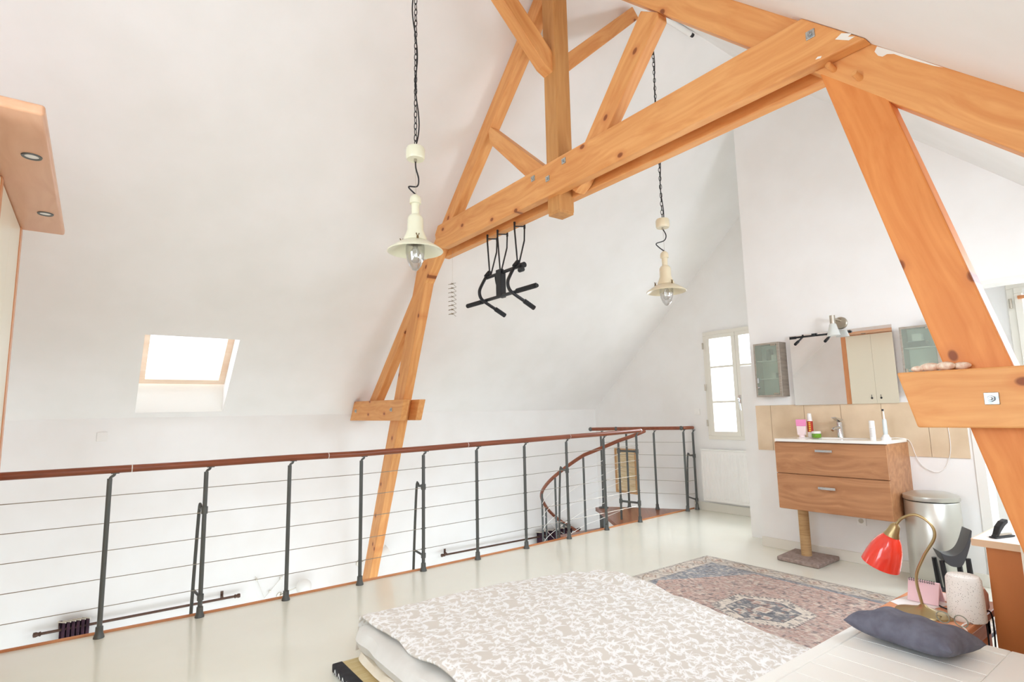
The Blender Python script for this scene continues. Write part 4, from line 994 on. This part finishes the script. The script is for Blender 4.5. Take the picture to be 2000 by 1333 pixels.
# mattress and tatami under it
def soft_slab(x0, x1, y0, y1, z0, z1, rad, amp, seed, nx=60, ny=80):
    """pillow-edged pad, closed mesh"""
    qx = lambda u, v: 1-.05*abs(2*u-1)**3*abs(2*v-1)**26
    us = np.linspace(0, 1, nx); vs_ = np.linspace(0, 1, ny); b = B(); vt, vb2 = [], []
    for j, v in enumerate(vs_):
        for i, u in enumerate(us):
            x, y = (x0+x1)/2+(x1-x0)*(u-.5)*qx(u, v), (y0+y1)/2+(y1-y0)*(v-.5)*(1-.03*abs(2*u-1)**20*abs(2*v-1)**3)
            ed = min(u*(x1-x0), (1-u)*(x1-x0), v*(y1-y0), (1-v)*(y1-y0)); k = min(1, ed/rad); h = math.sqrt(max(0, 1-(1-k)**2))
            zm = (z0+z1)/2; nz = -abs(amp)*(float(vnoise(np.array([x]), np.array([y]), 9, seed)[0]))
            vt.append((x+nz*.8, y, zm+(z1-zm)*h+nz*h)); vb2.append((x+nz*.8, y, zm-(zm-z0)*h))
    fs_ = []
    for j in range(ny-1):
        for i in range(nx-1):
            a = j*nx+i; fs_.append((a, a+1, a+nx+1, a+nx)); a2 = a+nx*ny; fs_.append((a2, a2+nx, a2+nx+1, a2+1))
    def rim(seq):
        for p, q in zip(seq, seq[1:]): fs_.append((p, p+nx*ny, q+nx*ny, q))
    rim([i for i in range(nx)]); rim([(ny-1)*nx+i for i in range(nx)][::-1]); rim([j*nx for j in range(ny)][::-1]); rim([j*nx+nx-1 for j in range(ny)])
    b.poly(vt+vb2, fs_); bmesh.ops.remove_doubles(b.b, verts=b.b.verts, dist=1e-5); return b
ft = thing('futon_mattress', 'pale grey sheeted futon mattress under the patterned duvet', 'mattress', (1.9, 1.95, .05))
obj('fitted_sheet', soft_slab(1.105, 2.48, 1.09, 2.895, .085, .212, .060, .018, 61), noisy('grey_sheet', lin(222, 220, 214), lin(214, 211, 204), 7., .9, .15), ft, smooth=True)
obj('cotton_pad', soft_slab(1.10, 2.46, 1.09, 2.86, .040, .095, .03, .02, 62), noisy('ecru_cotton', lin(232, 222, 204), lin(224, 212, 190), 9., .95, .3), ft, smooth=True)
M_straw = noisy('rush_straw', lin(214, 196, 150), lin(196, 172, 120), 4., .85, .25, stretch=(3, 60, 1))
ta = thing('tatami_mat', 'straw tatami mat with black cloth border under the futon', 'tatami mat', (1.8, 1.9, 0))
obj('straw', B().box(1.055, 2.54, 1.03, 2.885, .002, .038), M_straw, ta)
bo = obj('border', B().box(1.008, 1.06, 1.03, 2.89, .001, .041), noisy('black_cloth', lin(46, 46, 50), lin(34, 34, 38), 30., .8, .2), ta, bev=.006)
b = B()
for k in range(9):
    y = 2.85-.052*k
    b.tube([(1.006, y, .008), (1.005, y-.013, .030), (1.006, y-.026, .008)], .0016, 5)
obj('border_motif', b, M_white, bo)

# ------------------------------------------------------------------ white plank chest, cushion
M_chest = mat('white_chest_paint', lin(246, 246, 240), .42)
ch = thing('plank_chest', 'low white chest with planked top in the right foreground', 'chest', (1.8, .76, 0))
cz = .45; cx0, cx1, cy0, cy1 = .95, 2.432, .50, 1.0
obj('body', B().box(cx0+.03, cx1-.02, cy0+.02, cy1-.02, .0, cz-.03), M_chest, ch)
obj('top_frame', B().box(cx0, cx1, .955, cy1, cz-.03, cz).box(cx0, cx1, cy0, .586, cz-.03, cz).box(2.375, cx1, .586, .955, cz-.03, cz).box(cx0, cx0+.06, .586, .955, cz-.03, cz), M_chest, ch, bev=.004)
k = 0; x = 2.373
while x > cx0+.07:
    xn = max(x-.102, cx0+.062); obj('plank', B().box(xn+.0015, x-.0005, .587, .954, cz-.026, cz-.002), M_chest, ch, bev=.001); x = xn; k += 1
# cushion
M_cush = noisy('slate_velvet', lin(112, 113, 126), lin(98, 98, 110), 26., .95, .35, detail=6.)
cu = thing('cushion', 'slate grey cushion lying on the white chest', 'cushion', (2.24, .82, .45))
b = B(); nx, ny = 40, 40; vt, vb2 = [], []
cl, cw = .325, .225
for j in range(ny+1):
    for i in range(nx+1):
        u, v = 2*i/nx-1, 2*j/ny-1
        e_ = max(0, (1-u**4)*(1-v**4)); h = .050*e_**.5
        pin = 1-.10*(1-abs(u))*abs(v)**3; pin2 = 1-.10*(1-abs(v))*abs(u)**3
        x, y = u*cl/2*pin2, v*cw/2*pin
        wr = .004*math.sin(x*60+y*22)*e_+.007*math.sin(13*x-31*y)*e_
        vt.append((x, y, h+wr)); vb2.append((x, y, -h*.8))
N1 = nx+1; fs_ = []; off_ = N1*(ny+1)
for j in range(ny):
    for i in range(nx): a = j*N1+i; fs_ += [(a, a+1, a+N1+1, a+N1), (a+off_, a+N1+off_, a+N1+1+off_, a+1+off_)]
b.poly(vt+vb2, fs_)
bmesh.ops.remove_doubles(b.b, verts=b.b.verts, dist=1e-4)
CU = Matrix.Translation((2.235, .795, .495)) @ Matrix.Rotation(math.radians(-97), 4, 'Z') @ Matrix.Rotation(math.radians(-6), 4, 'X')
b.xf(Matrix.Scale(1, 4)); b.xf(CU)
CUSH = obj('cushion_cover', b, M_cush, cu, smooth=True)

# ------------------------------------------------------------------ bedside table with lamp and clutter
M_pineo = wood('orange_pine', (1, 0, 0), lin(226, 158, 116), lin(206, 132, 88), lin(150, 84, 50), .35, .8)
tb_ = thing('bedside_table', 'small orange pine table between the chest and the desk', 'table', (2.83, .9, 0))
obj('tabletop', B().box(2.50, 3.075, .752, 1.055, .392, .42), M_pineo, tb_, bev=.005)
obj('apron', B().box(2.54, 3.04, .79, 1.02, .30, .392), M_pineo, tb_, bev=.002)
for x, y in ((2.56, .81), (3.02, .81), (2.56, 1.0), (3.02, 1.0)): obj('leg', B().box(x-.02, x+.02, y-.02, y+.02, 0, .392), M_pineo, tb_, bev=.003)
M_lbr = mat('antique_brass', lin(178, 158, 116), .3, .9)
M_redg = mat('red_glass', lin(238, 66, 48), .15, coat=.6)
_b = bsdf(M_redg); _b.inputs['Subsurface Weight'].default_value = .25; _b.inputs['Subsurface Radius'].default_value = (.02, .005, .004); 
tlp = thing('table_lamp', 'brass gooseneck lamp with red glass shade on the bedside table', 'table lamp', (2.70, .92, .42))
obj('base', B().lathe([(0, .001), (.095, .001), (.092, .006), (.05, .016), (.018, .026), (.008, .036), (0, .036)], (2.705, .912, .42), 32, sx=.8, sy=1.05), M_lbr, tlp, smooth=True)
neck = cat_rom([(2.706, .915, .45), (2.706, .926, .553), (2.706, .893, .64), (2.706, .848, .724), (2.706, .858, .775), (2.706, .905, .803), (2.706, .955, .782), (2.706, .985, .742)], 8)
obj('gooseneck', B().tube(neck, .0055, 12), M_lbr, tlp, smooth=True)
ax_ = (Vector((2.706, 1.058, .570))-Vector((2.706, .985, .742))).normalized()
obj('lamp_socket', B().lathe([(0, -.012), (.010, -.01), (.018, 0), (.024, .03), (.030, .045), (.028, .047), (0, .047)], (2.706, .982, .748), 24, ax_), M_lbr, tlp, smooth=True)
obj('lamp_shade', B().lathe([(.027, .044), (.042, .065), (.057, .10), (.066, .14), (.072, .182), (.069, .182), (.063, .14), (.054, .10), (.039, .065), (.02, .046)], (2.706, .982, .748), 36, ax_), M_redg, tlp, smooth=True)
# speckled diffuser
M_spk = mat('speckled_ceramic', lin(240, 236, 228), .55)
_v = nd(M_spk, 'ShaderNodeTexVoronoi'); _v.inputs['Scale'].default_value = 190; _c = nd(M_spk, 'ShaderNodeTexCoord'); _rm = nd(M_spk, 'ShaderNodeMapRange'); _rm.inputs[1].default_value = .26; _rm.inputs[2].default_value = .2
_sc = nd(M_spk, 'ShaderNodeSeparateColor'); _gt = nd(M_spk, 'ShaderNodeMath', operation='GREATER_THAN'); _gt.inputs[1].default_value = .42; _mu = nd(M_spk, 'ShaderNodeMath', operation='MULTIPLY')
_mm = nd(M_spk, 'ShaderNodeMix', data_type='RGBA'); _mm.inputs[6].default_value = lin(244, 242, 236); _mm.inputs[7].default_value = lin(150, 146, 136)
lk(M_spk, _c.outputs['Object'], _v.inputs[0]); lk(M_spk, _v.outputs['Distance'], _rm.inputs[0]); lk(M_spk, _v.outputs['Color'], _sc.inputs[0]); lk(M_spk, _sc.outputs[0], _gt.inputs[0])
lk(M_spk, _rm.outputs[0], _mu.inputs[0]); lk(M_spk, _gt.outputs[0], _mu.inputs[1]); lk(M_spk, _mu.outputs[0], _mm.inputs[0]); lk(M_spk, _mm.outputs[2], bsdf(M_spk).inputs['Base Color'])
df = thing('aroma_diffuser', 'white speckled ceramic cylinder diffuser on the bedside table', 'diffuser', (2.72, .82, .42))
dx_, dy_ = 2.76, .786
obj('cover', B().lathe([(0, .001), (.060, .001), (.061, .006), (.057, .15), (.050, .163), (.012, .168), (.006, .166), (0, .160)], (dx_, dy_, .42), 40), M_spk, df, smooth=True)
obj('power_cord', B().tube(cat_rom([(dx_+.02, dy_-.05, .428), (2.66, .775, .424), (2.62, .752, .41), (2.60, .742, .30), (2.60, .74, .05)], 6), .003, 7), M_white, df, smooth=True)
o = obj('peach_jar', B().lathe([(0, 0), (.045, 0), (.055, .02), (.055, .07), (.045, .09), (.04, .09), (0, .085)], (2.90, .805, .42), 28), mat('peach_ceramic', lin(238, 204, 184), .4), None, smooth=True); tag(o, 'squat peach coloured jar behind the speckled diffuser', 'jar')
# folded pink calendar, papers, glasses, cables
pk = thing('desk_calendar', 'folded pink card calendar with wire binding behind the lamp stem', 'calendar', (2.86, .97, .42))
obj('card', B().prism([(2.83, .4235), (2.86, .505), (2.875, .505), (2.91, .4235), (2.905, .4232), (2.868, .495), (2.835, .4232)], 1, .90, 1.01), mat('pink_card', lin(240, 206, 212), .6), pk)
b = B()
for k in range(12): b.tube([(2.855+.006*math.cos(a), .915+.008*k, .506+.006*math.sin(a)) for a in [2*PI*i/8 for i in range(8)]], .0011, 4, closed=True)
obj('wire_binding', b, M_blackm, pk)
o = obj('paper_sheet', B().prism([(2.68, .93), (2.90, .88), (2.98, 1.02), (2.76, 1.05)], 2, .4203, .4215), M_white, None); tag(o, 'white paper sheet under the pink calendar', 'paper')
o = obj('paper_sheet', B().prism([(2.90, .80), (3.02, .78), (3.05, .95), (2.95, .97)], 2, .4218, .4226), mat('pale_pink_paper', lin(244, 222, 218), .6), None); tag(o, 'pale pink paper at the far edge of the bedside table', 'paper')
gl = thing('eyeglasses', 'clear framed eyeglasses lying in front of the diffuser', 'glasses', (2.64, .80, .42))
for dy in (-.028, .028):
    obj('lens', B().tube([(2.635+.004*math.cos(a), .80+dy+.022*math.cos(a), .444+.02*math.sin(a)) for a in [2*PI*i/16 for i in range(16)]], .0022, 6, closed=True), mat('smoky_frame', lin(150, 160, 146), .3), gl, smooth=True)
for dy in (-.05, .05): obj('temple', B().tube([(2.635, .80+dy, .448), (2.70, .80+dy*.9, .4245)], .0016, 6), M_nickel, gl)
obj('bridge', B().tube([(2.635, .794, .447), (2.632, .80, .45), (2.635, .806, .447)], .0018, 6), M_nickel, gl)
for i, (pts, lab) in enumerate((([(3.03, .98, .424), (2.93, .93, .424), (2.84, .90, .424), (2.80, .81, .424), (2.86, .77, .424), (2.90, .745, .41), (2.86, .74, .2), (2.88, .74, .02)], 'black cable crossing the bedside table behind the diffuser'), ([(2.78, .80, .4245), (2.80, .765, .426), (2.82, .745, .40), (2.78, .738, .18), (2.75, .72, .02)], 'black cable dropping between table and desk panel'))):
    o = obj('power_cable', B().tube(cat_rom(pts, 6), .003, 7), M_black, None, smooth=True); tag(o, lab, 'cable')

# ------------------------------------------------------------------ desk with stapler, white cube shelf
M_dpan = noisy('orange_brown_board', lin(198, 122, 64), lin(184, 108, 54), 5., .5, .05, stretch=(1, 1, .4))
dk = thing('desk', 'white topped desk with orange brown side panel at the right edge', 'desk', (3.1, .3, 0))
obj('desktop', B().box(2.81, 3.40, -.45, .757, .693, .72), mat('white_desktop', lin(240, 234, 228), .35), dk, bev=.003)
obj('edge_band', B().box(2.806, 2.81, -.45, .757, .693, .719).box(2.81, 3.40, .757, .760, .693, .719), mat('beech_edge', lin(226, 194, 160), .5), dk)
obj('side_panel', B().box(2.835, 2.855, -.40, .722, 0, .693), M_dpan, dk, bev=.002)
obj('back_panel', B().box(2.855, 3.36, .70, .72, 0.001, .693), M_dpan, dk, bev=.002)
sp_ = thing('stapler', 'black stapler standing open on the white desktop', 'stapler', (2.9, .69, .72))
SM = Matrix.Translation((2.895, .690, .721)) @ Matrix.Rotation(math.radians(-20), 4, 'Z') @ Matrix.Scale(.78, 4)
obj('base', B().box(-.05, .09, -.018, .018, 0, .008).xf(SM), M_blackm, sp_, bev=.003)
obj('arm', B().prism([(-.045, .008), (-.03, .018), (-.01, .055), (.02, .078), (.055, .088), (.058, .07), (.03, .055), (.0, .03), (-.02, .008)], 1, -.014, .014).xf(SM), M_blackm, sp_, bev=.005)
obj('magazine', B().box(-.02, .08, -.008, .008, .010, .018).xf(SM), M_nickel, sp_)
cs = thing('cube_shelf', 'cream white open cube shelf cut off by the right picture edge', 'shelf', (2.7, .35, 0))
M_shf = mat('cream_shelf', lin(240, 236, 220), .4)
sx0, sx1, sy0, sy1, sz1 = 2.55, 2.80, .02, .556, 1.008
T = .042
obj('side', B().box(sx0, sx1, sy1-T, sy1, 0, sz1-T), M_shf, cs, bev=.002)
obj('side', B().box(sx0, sx1, sy0, sy0+T, 0, sz1-T), M_shf, cs, bev=.002)
obj('top', B().box(sx0, sx1, sy0, sy1, sz1-T, sz1), M_shf, cs, bev=.002)
for z in (.0, .48): obj('shelf_board', B().box(sx0+.004, sx1, sy0+T, sy1-T, z, z+.025), M_shf, cs)
obj('back_panel', B().box(sx1-.012, sx1-.002, sy0+T, sy1-T, .025, sz1-T), M_shf, cs)

# shells on the right short tie
M_shell = noisy('spotted_shell', lin(250, 240, 222), lin(222, 186, 160), 70., .35, .1)
for i, (y, z, rx, l, lab) in enumerate(((.722, .0, .015, .036, 'pale oval shell, leftmost on the timber ledge'), (.688, .0, .021, .058, 'largest spotted shell, second from left on the ledge'), (.640, .0, .021, .054, 'rounded cream shell, second from right on the ledge'), (.600, .0, .018, .062, 'spotted shell at the right end of the ledge row'))):
    b = B().sphere((0, 0, 0), 1., 22)
    b.xf(Matrix.Translation((2.325+.012*(i % 2), y, 1.3625+rx*.72)) @ Matrix.Rotation(.35-.3*i, 4, 'Z') @ Matrix.Diagonal((rx, l*.55, rx*.72, 1)))
    o = obj('sea_shell', b, M_shell, None, smooth=True); tag(o, lab, 'shell', 'shells on the timber ledge')
